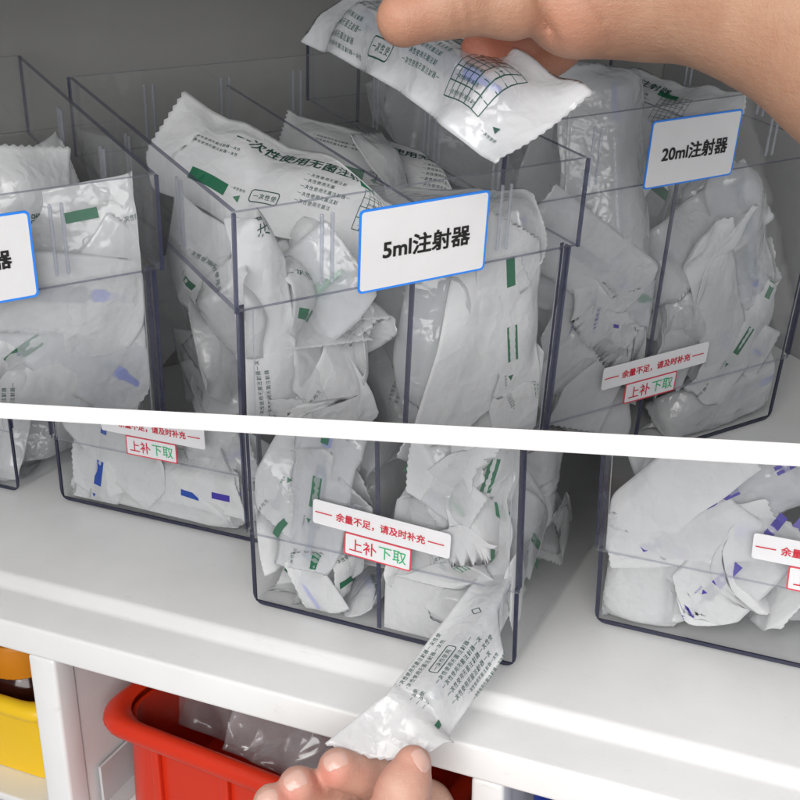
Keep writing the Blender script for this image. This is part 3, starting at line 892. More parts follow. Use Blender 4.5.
def grid(x0, x1, y0, y1, nx, ny):
    rng = random.Random(int(x0 * 7 + y0))
    return [(x0 + (x1 - x0) * (i + .5 + rng.uniform(-.35, .35)) / nx, y0 + (y1 - y0) * (j + .5 + rng.uniform(-.3, .3)) / ny) for j in range(ny) for i in range(nx)]
def front_fill(tier, binp, comp, spots, group, label, seed=0, **kw):
    rng = random.Random(seed)
    for k, (px, py) in enumerate(spots):
        kw2 = dict(L=rng.uniform(.095, .125), Wd=rng.uniform(.038, .048), crumple=rng.uniform(.4, .9), style=rng.choice(('none', 'none', 'none', 'mid')), group=group, bulge=rng.uniform(.006, .010), nu=56, nv=18,
                   fm=rng.choice(('film', 'film', 'thinfilm', 'paper')), syringe=rng.random() < .75, hub=rng.choice(('hub', 'greencap', 'hub')))
        kw2.update(kw)
        pack_in(tier, binp, comp, px, py, -.003 + .0080 * ((k * 3) % 4), rng.choice((-1, 1)) * rng.uniform(10, 80), label, tx=rng.uniform(-22, 2), tz=rng.uniform(-14, 14), **kw2)
# --- upper 5ml bin: two packs lying on top, print side up
def top_pack(label, pa, ya, za_dir, up, **kw):
    pass
ex1 = np.array([.62, -.76, -.20]); up1 = np.array([-.30, -.45, .84])
build_pack('print-side-up syringe pack lying on top at the left of the 5ml bin, title readable', invA(303, 196, .075), ex1, up1, A2W, bin_clamp(*A5, 0), seed=501, style='title', crumple=.55, bulge=.011,
           folds=[flap(.165, -1, .066, .5, .3)], syringe=True, side='up', group=G5A, L=.168, Wd=.056, fm='paper')
build_pack('print-side-up syringe pack at the back of the 5ml bin, behind its partition and name label', invA(420, 176, .125), np.array([.80, -.56, -.22]), np.array([-.2, -.5, .84]), A2W, bin_clamp(*A5, 1), seed=502, style='title', crumple=.6,
           folds=[flap(.165, -1, .07, .4, -.2)], syringe=True, side='up', group=G5A, L=.165, Wd=.050, fm='paper')
pack_in('A', A5, 0, 262, 312, .006, 92, 'narrow syringe pack standing upright at the left inside the front of the upper 5ml bin', tx=-4, style='small', crumple=.5, group=G5A, Wd=.030, L=.105, fm='paper', bulge=.004, ncrease=3)
pack_in('A', A5, 0, 316, 280, .030, 22, 'glossy syringe pack lying across behind the 5ml collar, beside the narrow upright one', tx=-38, tz=10, style='small', crumple=1.2, group=G5A, syringe=True, Wd=.055)
pack_in('A', A5, 0, 305, 358, .010, -37, 'creased syringe pack with short green bar in the left half of the 5ml bin', tx=-6, style='mid', crumple=1.0, group=G5A, folds=[flap(.165, 1, .028, 1.1, .5), flap(.165, -1, .03, .6, -.4)], fm='paper', Wd=.052)
pack_in('A', A5, 0, 352, 348, .022, 4, 'syringe pack with serrated end against the partition, left half of the 5ml bin', tx=-32, style='none', crumple=.8, group=G5A, syringe=True, L=.12, folds=[flap(.12, 1, .02, -.9, .3)])
pack_in('A', A5, 0, 362, 400, .016, 40, 'tilted syringe pack low in the 5ml bin\'s left half, just above the white board', tx=-12, style='none', crumple=1.0, group=G5A, L=.13, folds=[flap(.13, 1, .03, .8, -.3)])
pack_in('A', A5, 0, 285, 415, .020, 12, 'syringe pack at the lower left corner of the 5ml bin, touching the white board', tx=-20, style='small', crumple=1.0, group=G5A)
pack_in('A', A5, 1, 446, 345, .012, 74, 'large smooth milky syringe pack right of the partition in the upper 5ml bin', tx=-8, tz=-6, style='small', crumple=.55, bulge=.014, group=G5A, Wd=.058, L=.135, folds=[flap(.135, -1, .03, .9, .5)])
pack_in('A', A5, 1, 508, 335, .008, 98, 'upright syringe pack with a long green bar at the right of the upper 5ml bin', tx=-3, style='mid', crumple=.9, group=G5A, Wd=.040, fm='paper', folds=[flap(.165, -1, .035, .7, .4)])
pack_in('A', A5, 1, 470, 268, .022, 14, 'rounded syringe pack bulging below the name label of the upper 5ml bin', tx=-45, style='none', crumple=.8, bulge=.016, group=G5A, syringe=True, folds=[flap(.165, -1, .04, -.8)])
pack_in('A', A5, 1, 528, 385, .018, 82, 'plain white syringe pack at the lower right of the upper 5ml bin', tx=-10, style='none', crumple=.7, group=G5A, fm='paper', Wd=.042)
pack_in('A', A5, 1, 440, 408, .018, 18, 'syringe pack lying flat low in the right half of the upper 5ml bin', tx=-40, style='bar', crumple=1.1, group=G5A)
pack_in('A', A5, 1, 530, 262, .060, 70, 'syringe pack behind the right guide ribs of the upper 5ml bin', tx=-30, style='small', crumple=.9, group=G5A)
pile('A', A5, 0, 5, G5A, 'syringe pack buried in the back of the left half of the upper 5ml bin', .05, .155, .05, .2, 31)
pile('A', A5, 1, 5, G5A, 'syringe pack buried in the back of the right half of the upper 5ml bin', .05, .125, .05, .2, 32)

# --- lower 5ml bin
pack_in('B', B5, 0, 285, 462, .010, 8, 'large milky syringe pack at the upper left of the lower bin with the whole sticker', tx=-6, style='none', crumple=.5, bulge=.015, group=G5B, Wd=.062, L=.12)
pack_in('B', B5, 0, 300, 515, .009, 14, 'syringe pack with a green bar left of the whole red refill sticker', tx=-8, style='mid', crumple=.8, group=G5B, folds=[flap(.165, 1, .05, -.8, .3)], fm='paper')
pack_in('B', B5, 0, 352, 468, .018, 24, 'serrated-edged syringe pack beside the partition above the whole refill sticker', tx=-30, style='small', crumple=1.2, group=G5B, folds=[flap(.165, 1, .02, 1.0, .4)])
pack_in('B', B5, 0, 318, 572, .010, 22, 'curved syringe pack just under the whole refill sticker, its serrated edge turned up', tx=-26, style='bar', crumple=.9, group=G5B, syringe=True, folds=[flap(.165, 1, .03, .6, .5)], fm='paper')
pack_in('B', B5, 0, 325, 600, .012, 12, 'syringe pack on the floor of the lower bin whose blue syringe tip shows through', tx=-62, style='bar', crumple=.7, group=G5B, syringe=True, ymin=.003)
pack_in('B', B5, 0, 290, 545, .030, 60, 'syringe pack behind the lower left corner of the front panel of the lower bin', tx=-12, style='none', crumple=1.0, group=G5B)
pack_in('B', B5, 1, 440, 462, .010, 12, 'wide syringe pack with dark green patch right of the partition, under the white board', tx=-10, style='mid', crumple=.8, bulge=.012, group=G5B, Wd=.056, fm='paper')
pack_in('B', B5, 1, 497, 482, .007, 74, 'upright syringe pack with two green bars at the right edge of the lower bin', tx=-4, style='mid', crumple=.7, group=G5B, Wd=.042, fm='paper', folds=[flap(.165, -1, .012, .5, .2)])
pack_in('B', B5, 1, 488, 540, .008, 108, 'syringe pack curling behind the right end of the whole refill sticker', tx=-10, style='mid', crumple=1.0, group=G5B, folds=[flap(.165, -1, .02, 1.2, .4)])
pack_in('B', B5, 1, 415, 512, .014, 80, 'pointed folded syringe pack standing beside the partition behind the whole refill sticker', tx=-14, tz=20, style='none', crumple=1.4, group=G5B, folds=[flap(.165, 1, .02, 1.4, .6)])
pack_in('B', B5, 1, 452, 530, .022, 66, 'creased syringe pack in the middle of the right half of the lower bin', tx=-18, style='small', crumple=1.4, group=G5B, syringe=True)
pack_in('B', B5, 1, 428, 592, .006, -34, 'plain triangular flap of a syringe pack hanging out of the bottom slot beside the partition', tx=-30, style='none', crumple=.5, group=G5B, ymin=.000, L=.12, fm='paper', bm_='paper', folds=[flap(.12, -1, .015, .7, .8)], bulge=.005)
pack_in('B', B5, 1, 470, 575, .030, 20, 'syringe pack with green marks behind the bottom slot, below the whole refill sticker', tx=-50, style='bar', crumple=.8, group=G5B, fm='paper')
pile('B', B5, 0, 4, G5B, 'syringe pack buried in the back of the left half of the lower bin', .02, .13, .05, .2, 41)
pile('B', B5, 1, 6, G5B, 'syringe pack buried in the back of the right half of the lower bin', .02, .15, .05, .2, 42)

# --- 20ml bin, violet print
VI = ('violet', 'violet')
K20 = dict(L=.19, Wd=.060, group=G20, hub='hub')
pack_in('A', A20, 0, 600, 250, .012, 84, 'tall creased syringe pack with violet marks at the upper left of the 20ml bin', tx=-8, style='mid', crumple=1.1, inks=VI, folds=[flap(.19, -1, .02, .7, .4)], **K20)
pack_in('A', A20, 0, 640, 270, .016, 68, 'pointed syringe pack with a violet bar left of the 20ml partition', tx=-10, tz=12, style='mid', crumple=1.3, inks=VI, folds=[flap(.19, -1, .03, 1.1, -.5)], **K20)
pack_in('A', A20, 0, 580, 320, .030, 96, 'rounded milky syringe pack behind the left edge of the 20ml bin', tx=-6, style='none', crumple=.5, bulge=.018, syringe=True, **K20)
pack_in('A', A20, 0, 600, 385, .012, 14, 'syringe pack with long violet bar lying left of the 20ml bin\'s red-framed tag', tx=-26, style='bar', crumple=.6, inks=VI, fm='paper', **K20)
pack_in('A', A20, 0, 632, 412, .012, 60, 'folded syringe pack under the red-framed tag of the 20ml bin', tx=-10, style='none', crumple=1.4, folds=[flap(.19, 1, .02, 1.1, .4)], **K20)
pack_in('A', A20, 1, 715, 215, .014, -28, 'syringe pack with a green mark just below the 20ml name label', tx=-22, style='mid', crumple=1.0, folds=[flap(.19, 1, .035, .9, -.3)], **K20)
pack_in('A', A20, 1, 705, 280, .010, 52, 'milky syringe pack with two green bars right of the 20ml partition', tx=-8, style='mid', crumple=.7, bulge=.014, folds=[flap(.19, 1, .05, -.8)], **K20)
pack_in('A', A20, 1, 725, 320, .022, 20, 'crumpled glossy syringe pack at the right of the 20ml bin above its refill sticker', tx=-25, style='small', crumple=1.4, syringe=True, **K20)
pack_in('A', A20, 1, 730, 385, .016, 75, 'upright syringe pack at the lower right of the 20ml bin', tx=-12, style='none', crumple=1.0, **K20)
pack_in('A', A20, 1, 705, 405, .010, 6, 'syringe pack with violet mark lying low, right of the 20ml bin\'s red-framed tag', tx=-30, style='bar', crumple=.9, inks=VI, **K20)
pack_in('A', A20, 0, 608, 192, .020, 88, 'large rounded milky syringe pack bulging behind the collar left of the 20ml name label', tx=-16, style='none', crumple=.35, bulge=.020, syringe=True, L=.15, Wd=.07, group=G20)
pack_in('A', A20, 1, 740, 120, .10, -12, 'syringe pack lying on top of the pile behind the 20ml name label, near the arm', tx=-55, style='title', crumple=.8, syringe=True, **K20)
pile('A', A20, 0, 4, G20, 'syringe pack buried in the back of the left half of the 20ml bin', .04, .19, .06, .2, 51, L=.19, Wd=.06, inks=VI)
pile('A', A20, 1, 4, G20, 'syringe pack buried in the back of the right half of the 20ml bin', .04, .17, .07, .2, 52, L=.19, Wd=.06)

front_fill('A', A5, 0, grid(262, 392, 318, 408, 3, 4), G5A, "creased plain syringe pack wedged at the front of the 5ml bin's left half", 1)
front_fill('A', A5, 1, grid(424, 534, 305, 408, 3, 4), G5A, "creased plain syringe pack wedged at the front of the 5ml bin's right half", 2)
front_fill('B', B5, 0, grid(260, 366, 452, 590, 3, 4), G5B, 'creased plain syringe pack left of the partition in the bin with the whole sticker', 3)
front_fill('B', B5, 1, grid(402, 508, 458, 572, 3, 4), G5B, 'creased plain syringe pack right of the partition in the bin with the whole sticker', 4)
front_fill('A', A20, 0, grid(574, 660, 235, 402, 3, 4), G20, 'creased plain syringe pack wedged left of the 20ml partition', 5, inks=VI)
front_fill('A', A20, 1, grid(688, 752, 225, 402, 3, 4), G20, 'creased plain syringe pack wedged right of the 20ml partition', 6)
front_fill('A', AL, 2, grid(15, 125, 285, 395, 3, 3), GLA, 'creased plain syringe pack wedged at the front of the upper left bin', 7)
front_fill('B', BL, 2, grid(85, 225, 438, 488, 4, 2), GLB, 'creased plain syringe pack wedged at the front of the lower left bin', 8, inks=('blueink', 'darkgreen'))
front_fill('B', BR, 0, grid(640, 735, 485, 600, 3, 3), GRB, 'creased plain syringe pack wedged at the front of the lower right bin', 9, inks=VI)
# --- upper left bin
pack_in('A', AL, 2, 62, 238, .05, 18, 'pale syringe pack behind the rim of the upper left bin', tx=-30, style='none', crumple=.9, group=GLA)
pack_in('A', AL, 2, 70, 250, .012, 8, 'syringe pack right of the cut name label in the upper left bin', tx=-14, style='bar', crumple=.9, group=GLA)
pack_in('A', AL, 2, 90, 315, .010, 24, 'syringe pack with a serrated edge in the middle of the upper left bin', tx=-18, style='none', crumple=1.2, group=GLA, folds=[flap(.165, 1, .03, .8, .4)])
pack_in('A', AL, 2, 75, 370, .010, 50, 'grey-shaded syringe pack low in the upper left bin, above the white board', tx=-10, style='none', crumple=1.1, group=GLA)
pack_in('A', AL, 2, 20, 325, .014, 80, 'syringe pack at the photo edge in the upper left bin', tx=-10, style='small', crumple=1.0, group=GLA)
pile('A', AL, 2, 4, GLA, 'syringe pack buried in the back of the upper left bin', .05, .20, .05, .2, 61)

# --- lower left bins
pack_in('B', BL, 2, 160, 470, .012, -4, 'rounded syringe pack with blue print on the floor of the lower left bin', tx=-30, style='bar', crumple=.6, bulge=.018, group=GLB, L=.15, Wd=.07, inks=('blueink', 'blueink'), syringe=True, folds=[flap(.15, -1, .045, .7)])
pack_in('B', BL, 2, 185, 478, .007, -2, 'syringe pack with a violet mark lying low behind the slot of the lower left bin', tx=-20, style='bar', crumple=.9, group=GLB, Wd=.04, L=.13, inks=VI, fm='paper')
pack_in('B', BL, 2, 225, 440, .010, -40, 'syringe pack with a green stripe at the right of the lower left bin', tx=-10, style='bar', crumple=1.1, group=GLB)
pack_in('B', BL, 2, 110, 440, .014, 70, 'creased syringe pack at the left of the lower left bin', tx=-10, style='none', crumple=1.1, group=GLB)
pack_in('B', BL, 2, 240, 505, .030, -18, 'flat syringe pack lying on the base at the right of the lower left bin', tx=-65, style='none', crumple=.7, group=GLB)
pile('B', BL, 2, 4, GLB, 'syringe pack buried in the back of the lower left bin', .02, .10, .06, .2, 71)
pack_in('B', BF, 2, 10, 455, .010, 78, 'upright syringe pack at the right corner of the leftmost lower bin', tx=-8, style='small', crumple=1.0, group=GFB, inks=('blueink', 'darkgreen'))
pack_in('B', BF, 2, 45, 440, .06, 60, 'syringe pack with a blue mark behind the side wall of the leftmost lower bin', tx=-10, tz=60, style='bar', crumple=1.0, group=GFB, inks=('blueink', 'darkgreen'))
pile('B', BF, 2, 3, GFB, 'syringe pack buried in the back of the leftmost lower bin', .02, .10, .06, .2, 72)
# --- lower right bin
KR = dict(L=.19, Wd=.060, group=GRB, inks=VI)
pack_in('B', BR, 0, 640, 490, .012, 70, 'tall syringe pack at the left corner of the lower right bin', tx=-8, style='bar', crumple=1.1, **KR)
pack_in('B', BR, 0, 690, 500, .010, -30, 'syringe pack with small violet print left of the cut refill sticker', tx=-12, style='small', crumple=1.0, folds=[flap(.19, 1, .04, .9, .4)], **KR)
pack_in('B', BR, 0, 655, 570, .012, 30, 'syringe pack with a violet mark behind the slot of the lower right bin', tx=-24, style='bar', crumple=.8, **KR)
pack_in('B', BR, 0, 715, 585, .010, 6, 'syringe pack with a violet bar lying under the cut refill sticker', tx=-28, style='bar', crumple=.8, **KR)
pack_in('B', BR, 1, 770, 510, .012, 55, 'syringe pack behind the cut refill sticker at the photo edge', tx=-8, style='bar', crumple=1.0, **KR)
pack_in('B', BR, 1, 775, 610, .014, 20, 'syringe pack on the base of the lower right bin at the photo edge', tx=-36, style='none', crumple=1.0, **KR)
pile('B', BR, 2, 5, GRB, 'syringe pack buried in the back of the lower right bin', .02, .12, .06, .2, 73, L=.19, Wd=.06, inks=VI)

# --- pack held by the upper hand
a = PX(331, 6, .560); b = PX(541, 120, .455)
ex = b - a; Lh = np.linalg.norm(ex); Oc = (a + b) / 2
s1 = PX(490, 152, .452) ; s2 = PX(592, 88, .458)
eyh = s2 - s1; ezh = np.cross(ex, eyh)
if ezh @ ray(440, 60) > 0: ezh = -ezh
PACK_TOP = build_pack('wrapped syringe with serrated white end held by thumb and fingers above the 5ml bin', Oc, ex, ezh, seed=900, L=Lh, Wd=.0405, flare=.12, style='held', back_style='none', crumple=.22, bulge=.011, syringe=True, flare_end=.30, pp=2.0, wend=.19,
           fm='thinfilm', bm_='paper', ncrease=5, nu=80, nv=26, serr=.0004, ripple=.0022, folds=[flap(Lh, 1, Lh * .30, -.28, .1, .02), ((0, -.012), (-.1, -1), -.55, .012)])
# --- pack pulled out of the slot by the lower hand
a = PX(393, 748, .602); b = invB(514, 585, .016)
ex = b - a; Lp = .185; ex = ex / np.linalg.norm(ex); Oc = a + ex * (Lp / 2 - .004)
ezp = -ray(450, 670) + np.array([0, 0, .12])
def slot_clamp(X):
    X = X.copy(); lim = .1715 + np.clip(-X[:, 1] - .014, 0, 1) * .9
    X[:, 0] = softmin(X[:, 0], lim, .002); X[:, 2] = np.where(X[:, 1] > -.03, softmax(X[:, 2], .004, .002), X[:, 2]); return X
PACK_LOW = build_pack('wrapped syringe with green print drawn out of the bottom slot by the lower hand', Oc, ex, ezp, seed=910, L=Lp, Wd=.0385, flare=.2, shear=.012, wend=.20, T=lambda X: X, clampf=slot_clamp, style='pulled', back_style='none', crumple=.16, bulge=.0125, pp=2.0, syringe=True,
           fm='film', bm_='paper', ncrease=6, nu=84, nv=26, serr=.0006, ripple=.0016, folds=[((-.062, 0), (-1, .12), .75, .004), ((-.067, 0), (-1, .25), -1.25, .004), ((-.080, .012), (-.4, .9), .5, .005)])

# ================================================================== HANDS (signed distance field meshed with surface nets)
def sd_cone(P, a, b, ra, rb):
    a = np.array(a); b = np.array(b); ba = b - a; h = np.clip(((P - a) @ ba) / (ba @ ba), 0, 1)
    return np.linalg.norm(P - a - h[..., None] * ba, axis=-1) - (ra + (rb - ra) * h)
def smin(a, b, k):
    h = np.clip(.5 + .5 * (b - a) / k, 0, 1)
    return b + (a - b) * h - k * h * (1 - h)
def surface_net(f, lo, hi, res):
    n = np.ceil((hi - lo) / res).astype(int) + 1
    ax = [lo[i] + res * np.arange(n[i]) for i in range(3)]
    G = np.stack(np.meshgrid(*ax, indexing='ij'), -1)
    D = f(G)
    s = D < 0
    nx, ny, nz = n - 1
    cnt = np.zeros((nx, ny, nz)); acc = np.zeros((nx, ny, nz, 3))
    offs = [(i, j, k) for i in (0, 1) for j in (0, 1) for k in (0, 1)]
    def sub(A, o): return A[o[0]:o[0] + nx, o[1]:o[1] + ny, o[2]:o[2] + nz]
    for o in offs:
        for d in range(3):
            if o[d]: continue
            p = list(o); p[d] = 1; p = tuple(p)
            da, db = sub(D, o), sub(D, p)
            m = (da < 0) != (db < 0)
            t = np.where(m, da / np.where(m, da - db, 1), 0)
            q = np.array(o, float) + np.zeros((nx, ny, nz, 3)); q[..., d] += t
            acc += np.where(m[..., None], q, 0); cnt += m
    act = cnt > 0
    ids = -np.ones((nx, ny, nz), int); ids[act] = np.arange(act.sum())
    I = np.argwhere(act)
    V = lo + res * (I + acc[act] / cnt[act][:, None])
    Fs = []
    for d in range(3):
        e1, e2 = [(1, 2), (2, 0), (0, 1)][d]
        sl0 = [slice(1, -1)] * 3; sl0[d] = slice(0, -1)
        sl1 = [slice(1, -1)] * 3; sl1[d] = slice(1, None)
        A_, B_ = s[tuple(sl0)], s[tuple(sl1)]
        for m, fl in ((A_ & ~B_, False), (~A_ & B_, True)):
            idx = np.argwhere(m); idx = idx + np.array([0 if k == d else 1 for k in range(3)])
            def off(a, b):
                q = idx.copy(); q[:, e1] -= a; q[:, e2] -= b; return ids[q[:, 0], q[:, 1], q[:, 2]]
            quad = np.stack([off(1, 1), off(0, 1), off(0, 0), off(1, 0)], 1)
            if fl: quad = quad[:, ::-1]
            quad = quad[(quad >= 0).all(1)]
            Fs += quad.tolist()
    return V, Fs
def hand_mesh(chains, extra, k_in, k_out, res, creases=(), k_f=.0032):
    """chains: list of lists of (point, radius); extra: list of blobs joined with the wide blend"""
    pts = np.array([p for c in chains + extra for p, r in c]); rad = max(r for c in chains + extra for p, r in c)
    lo = pts.min(0) - rad - .006; hi = pts.max(0) + rad + .006
    def f(G):
        sh = G.shape[:-1]; P = G.reshape(-1, 3)
        palm = None
        for c in extra:
            for (a, ra), (b, rb) in zip(c[:-1], c[1:]):
                d = sd_cone(P, a, b, ra, rb); palm = d if palm is None else smin(palm, d, k_out)
        tot = palm
        fing = []
        for c in chains:
            dd = None
            for (a, ra), (b, rb) in zip(c[:-1], c[1:]):
                d = sd_cone(P, a, b, ra, rb); dd = d if dd is None else smin(dd, d, k_in)
            fing.append(dd)
        for dd in fing: tot = smin(tot, dd, k_f)
        for (c0, nrm, rad_, dep) in creases:
            q = P - np.array(c0); nn = np.array(nrm); nn = nn / np.linalg.norm(nn)
            h = q @ nn; rr = np.linalg.norm(q - h[:, None] * nn, axis=1)
            tot = tot + dep * np.exp(-(h / .0009) ** 2) * np.clip(1 - (rr / rad_) ** 4, 0, 1)
        return tot.reshape(sh)
    return surface_net(f, lo, hi, res)
def nail_mesh(c, axis, V, ln, wd):
    """nail plate that follows the skin: c on the skin, axis towards the fingertip"""
    near = V[np.linalg.norm(V - c, axis=1) < .0055]
    ev, evec = np.linalg.eigh(np.cov((near - near.mean(0)).T)); up = evec[:, 0]
    if up @ (CAM - c) < 0: up = -up
    axis = np.array(axis, float); axis -= up * (up @ axis); axis /= np.linalg.norm(axis); sd = np.cross(axis, up)
    loc = V[np.linalg.norm(V - c, axis=1) < .016] - c
    hx, hy, hz = loc @ axis, loc @ sd, loc @ up
    P = []; nu, nv = 12, 12
    for i in range(nu + 1):
        for j in range(nv + 1):
            a, t = -1 + 2 * i / nu, -1 + 2 * j / nv
            x = a * math.sqrt(max(0, 1 - .38 * t * t)) * ln / 2; y = t * math.sqrt(max(0, 1 - .38 * a * a)) * wd / 2
            w = np.exp(-((hx - x) ** 2 + (hy - y) ** 2) / (2 * .0012 ** 2)) * (hz > -.012)
            h = (w @ hz) / max(w.sum(), 1e-9)
            rim = max(abs(a), abs(t))
            P.append(c + axis * x + sd * y + up * (h + .00045 * (1 - rim ** 6) + .00005 + (.0005 if a > .8 else 0)))
    Fs = [(i * (nv + 1) + j, (i + 1) * (nv + 1) + j, (i + 1) * (nv + 1) + j + 1, i * (nv + 1) + j + 1) for i in range(nu) for j in range(nv)]
    return P, Fs

# upper hand: thumb over the pack, fingers behind it, forearm coming in from the right
c_th = [(PX(404, 19, .440), .0104), (PX(452, 3, .441), .0116), (PX(512, 3, .446), .0124), (PX(560, -14, .455), .0160)]
c_ix = [(PX(590, -60, .500), .0130), (PX(560, -8, .512), .0108), (PX(520, 30, .500), .0100), (PX(482, 52, .487), .0092)]
c_mi = [(PX(612, -48, .505), .0130), (PX(588, 10, .522), .0108), (PX(552, 48, .514), .0100), (PX(500, 84, .499), .0090)]
c_ri = [(PX(630, -36, .500), .0125), (PX(612, 2, .520), .0104), (PX(582, 30, .520), .0096), (PX(540, 62, .512), .0088)]
c_pi = [(PX(645, -26, .494), .0115), (PX(632, 0, .510), .0092), (PX(606, 16, .514), .0084), (PX(576, 34, .512), .0078)]
palm = [[(PX(560, -14, .458), .0160), (PX(600, -30, .462), .0215), (PX(672, -34, .455), .0255)],
        [(PX(574, 12, .450), .0135), (PX(598, -10, .458), .0185), (PX(640, -30, .460), .0240)],
        [(PX(590, -60, .498), .014), (PX(640, -45, .470), .022)],
        [(PX(640, -30, .496), .013), (PX(668, -22, .460), .024)],
        [(PX(672, -34, .455), .0255), (PX(772, -4, .430), .0290), (PX(878, 58, .405), .0325), (PX(1030, 160, .37), .0380), (PX(1150, 245, .345), .041)]]
V, Fs = hand_mesh([c_th, c_ix, c_mi, c_ri, c_pi], palm, .006, .020, .0016,
                  creases=[(PX(463, 30, .432), PX(470, 30, .44) - PX(458, 34, .44), .012, .0010), (PX(472, 28, .434), PX(480, 30, .44) - PX(466, 32, .44), .012, .0008), (PX(456, 30, .434), PX(464, 30, .44) - PX(450, 33, .44), .011, .0006), (PX(555, 30, .44), PX(570, 34, .44) - PX(556, 44, .44), .018, .0020), (PX(604, 25, .44), PX(620, 20, .44) - PX(600, 36, .44), .018, .0012)])
t = Thing('person', 'bare forearm and hand from upper right, thumb pressing a syringe pack over the 5ml bin', 'person', V[np.argmin(V[:, 2])])
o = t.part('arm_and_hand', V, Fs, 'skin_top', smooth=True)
set_flush(o, [(c_th[0][0], .016, .35), (c_th[1][0], .014, .25), (c_ix[3][0], .03, .9), (c_ix[2][0], .02, .8), (c_mi[2][0], .018, .6), (PX(565, 36, .44), .02, .3)])

# lower hand: pinching the end of the pulled pack between thumb and curled index finger
HD = .585
c_th = [(PX(413, 764, HD), .0093), (PX(404, 790, HD - .004), .0128), (PX(388, 832, HD + .004), .0150), (PX(362, 890, HD + .02), .0185)]
c_ix = [(PX(470, 870, HD + .060), .0145), (PX(428, 805, HD + .050), .0120), (PX(378, 780, HD + .032), .0112), (PX(338, 768, HD + .012), .0102)]
c_mi = [(PX(440, 895, HD + .060), .0145), (PX(368, 820, HD + .050), .0120), (PX(325, 795, HD + .028), .0110), (PX(298, 786, HD + .004), .0100)]
c_ri = [(PX(405, 910, HD + .055), .0140), (PX(325, 838, HD + .044), .0115), (PX(290, 815, HD + .020), .0104), (PX(272, 803, HD - .002), .0095)]
c_pi = [(PX(370, 925, HD + .048), .0130), (PX(292, 862, HD + .034), .0105), (PX(262, 842, HD + .010), .0092), (PX(252, 830, HD - .010), .0085)]
palm = [[(PX(362, 890, HD + .02), .0200), (PX(385, 940, HD + .03), .0270)],
        [(PX(345, 850, HD + .012), .0180), (PX(330, 900, HD + .02), .0230), (PX(385, 960, HD + .03), .0270)],
        [(PX(470, 870, HD + .058), .015), (PX(420, 950, HD + .04), .024)],
        [(PX(405, 910, HD + .05), .015), (PX(385, 960, HD + .03), .026)],
        [(PX(385, 950, HD + .03), .0280), (PX(400, 1100, HD - .01), .0290), (PX(430, 1300, HD - .07), .036), (PX(450, 1420, HD - .10), .039)]]
V, Fs = hand_mesh([c_th, c_ix, c_mi, c_ri, c_pi], palm, .006, .016, .0014,
                  creases=[(PX(358, 760, HD), PX(366, 760, HD) - PX(350, 764, HD), .014, .0009), (PX(364, 762, HD), PX(372, 762, HD) - PX(358, 767, HD), .013, .0006), (PX(318, 786, HD), PX(326, 784, HD) - PX(312, 792, HD), .012, .0007), (PX(404, 788, HD - .01), PX(406, 778, HD) - PX(404, 798, HD), .016, .0007), (PX(403, 793, HD - .01), PX(406, 778, HD) - PX(402, 798, HD), .016, .0005)])
t = Thing('person', 'hand from the bottom edge, thumb and curled fingers pinching the pulled-out syringe pack', 'person', V[np.argmin(V[:, 2])])
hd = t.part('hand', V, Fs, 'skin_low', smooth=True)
set_flush(hd, [(PX(326, 778, HD), .012, .8), (PX(288, 796, HD - .01), .011, .8), (PX(262, 812, HD - .01), .010, .6), (c_th[0][0], .012, .5), (PX(372, 786, HD), .012, .4), (PX(385, 770, HD), .012, .5)])
tocam = -ray(400, 780)
def skin_point(V, px, py):
    """first skin vertex seen at that spot"""
    d = (V - CAM); z = d @ MB[2]; u = 400 + F * (d @ MB[0]) / z; v = 400 + F * (d @ MB[1]) / z
    m = np.hypot(u - px, v - py) < 3.0
    return V[m][np.argmin(z[m])] if m.any() else None
for (px, py, tip, up, ln, wd) in ((337, 756, (322, 764), (-.15, -.9), .0135, .0105), (296, 776, (282, 784), (-.15, -.9), .0130, .0100), (268, 795, (256, 802), (-.2, -.9), .0115, .0092), (424, 757, (421, 744), (.6, -.5), .0125, .0095)):
    c = skin_point(V, px, py)
    if c is None: continue
    axn = PX(*tip, HD) - PX(px, py, HD) 
    NV, NF = nail_mesh(c, axn, V, ln, wd)
    t.part('fingernail', NV, NF, 'nail', parent=hd, smooth=True)

# ================================================================== LOWER COMPARTMENT CONTENTS
def ring_tray(x0, x1, y0, y1, z0, zr, rim, r=.022, taper=.012, wall=.0025):
    """moulded tray: tapered walls and a fat rolled rim; returns body and rim meshes"""
    def loop(ins, z, rr):
        return [(x, y, z) for x, y in rrect(x0 + ins, y0 + ins, x1 - ins, y1 - ins, max(.003, rr), 6)]
    body = MB_()
    L1 = [loop(taper, z0, r - taper * .4), loop(rim * .9, zr - rim * .6, r), loop(rim * .9 + wall, zr - rim * .6, r), loop(taper + wall, z0 + wall, r - taper * .4)]
    k = len(L1[0])
    V = sum(L1, []); Fs = []
    for a in range(3):
        Fs += [(a * k + i, a * k + (i + 1) % k, (a + 1) * k + (i + 1) % k, (a + 1) * k + i) for i in range(k)]
    Fs += [tuple(range(k))[::-1], tuple(range(3 * k, 4 * k))]
    body.add(V, Fs)
    rm = MB_(); prof = []
    for q in range(11):
        a = R(-60 + 300 * q / 10)
        prof.append((rim / 2 - rim / 2 * math.sin(a) * 1.0, zr - rim / 2 + rim / 2 * math.cos(a)))
    loops = [loop(i_, z, r) for i_, z in prof]
    V = sum(loops, []); Fs = []
    for a in range(len(loops) - 1):
        Fs += [(a * k + i, a * k + (i + 1) % k, (a + 1) * k + (i + 1) % k, (a + 1) * k + i) for i in range(k)]
    rm.add(V, Fs)
    return body, rm
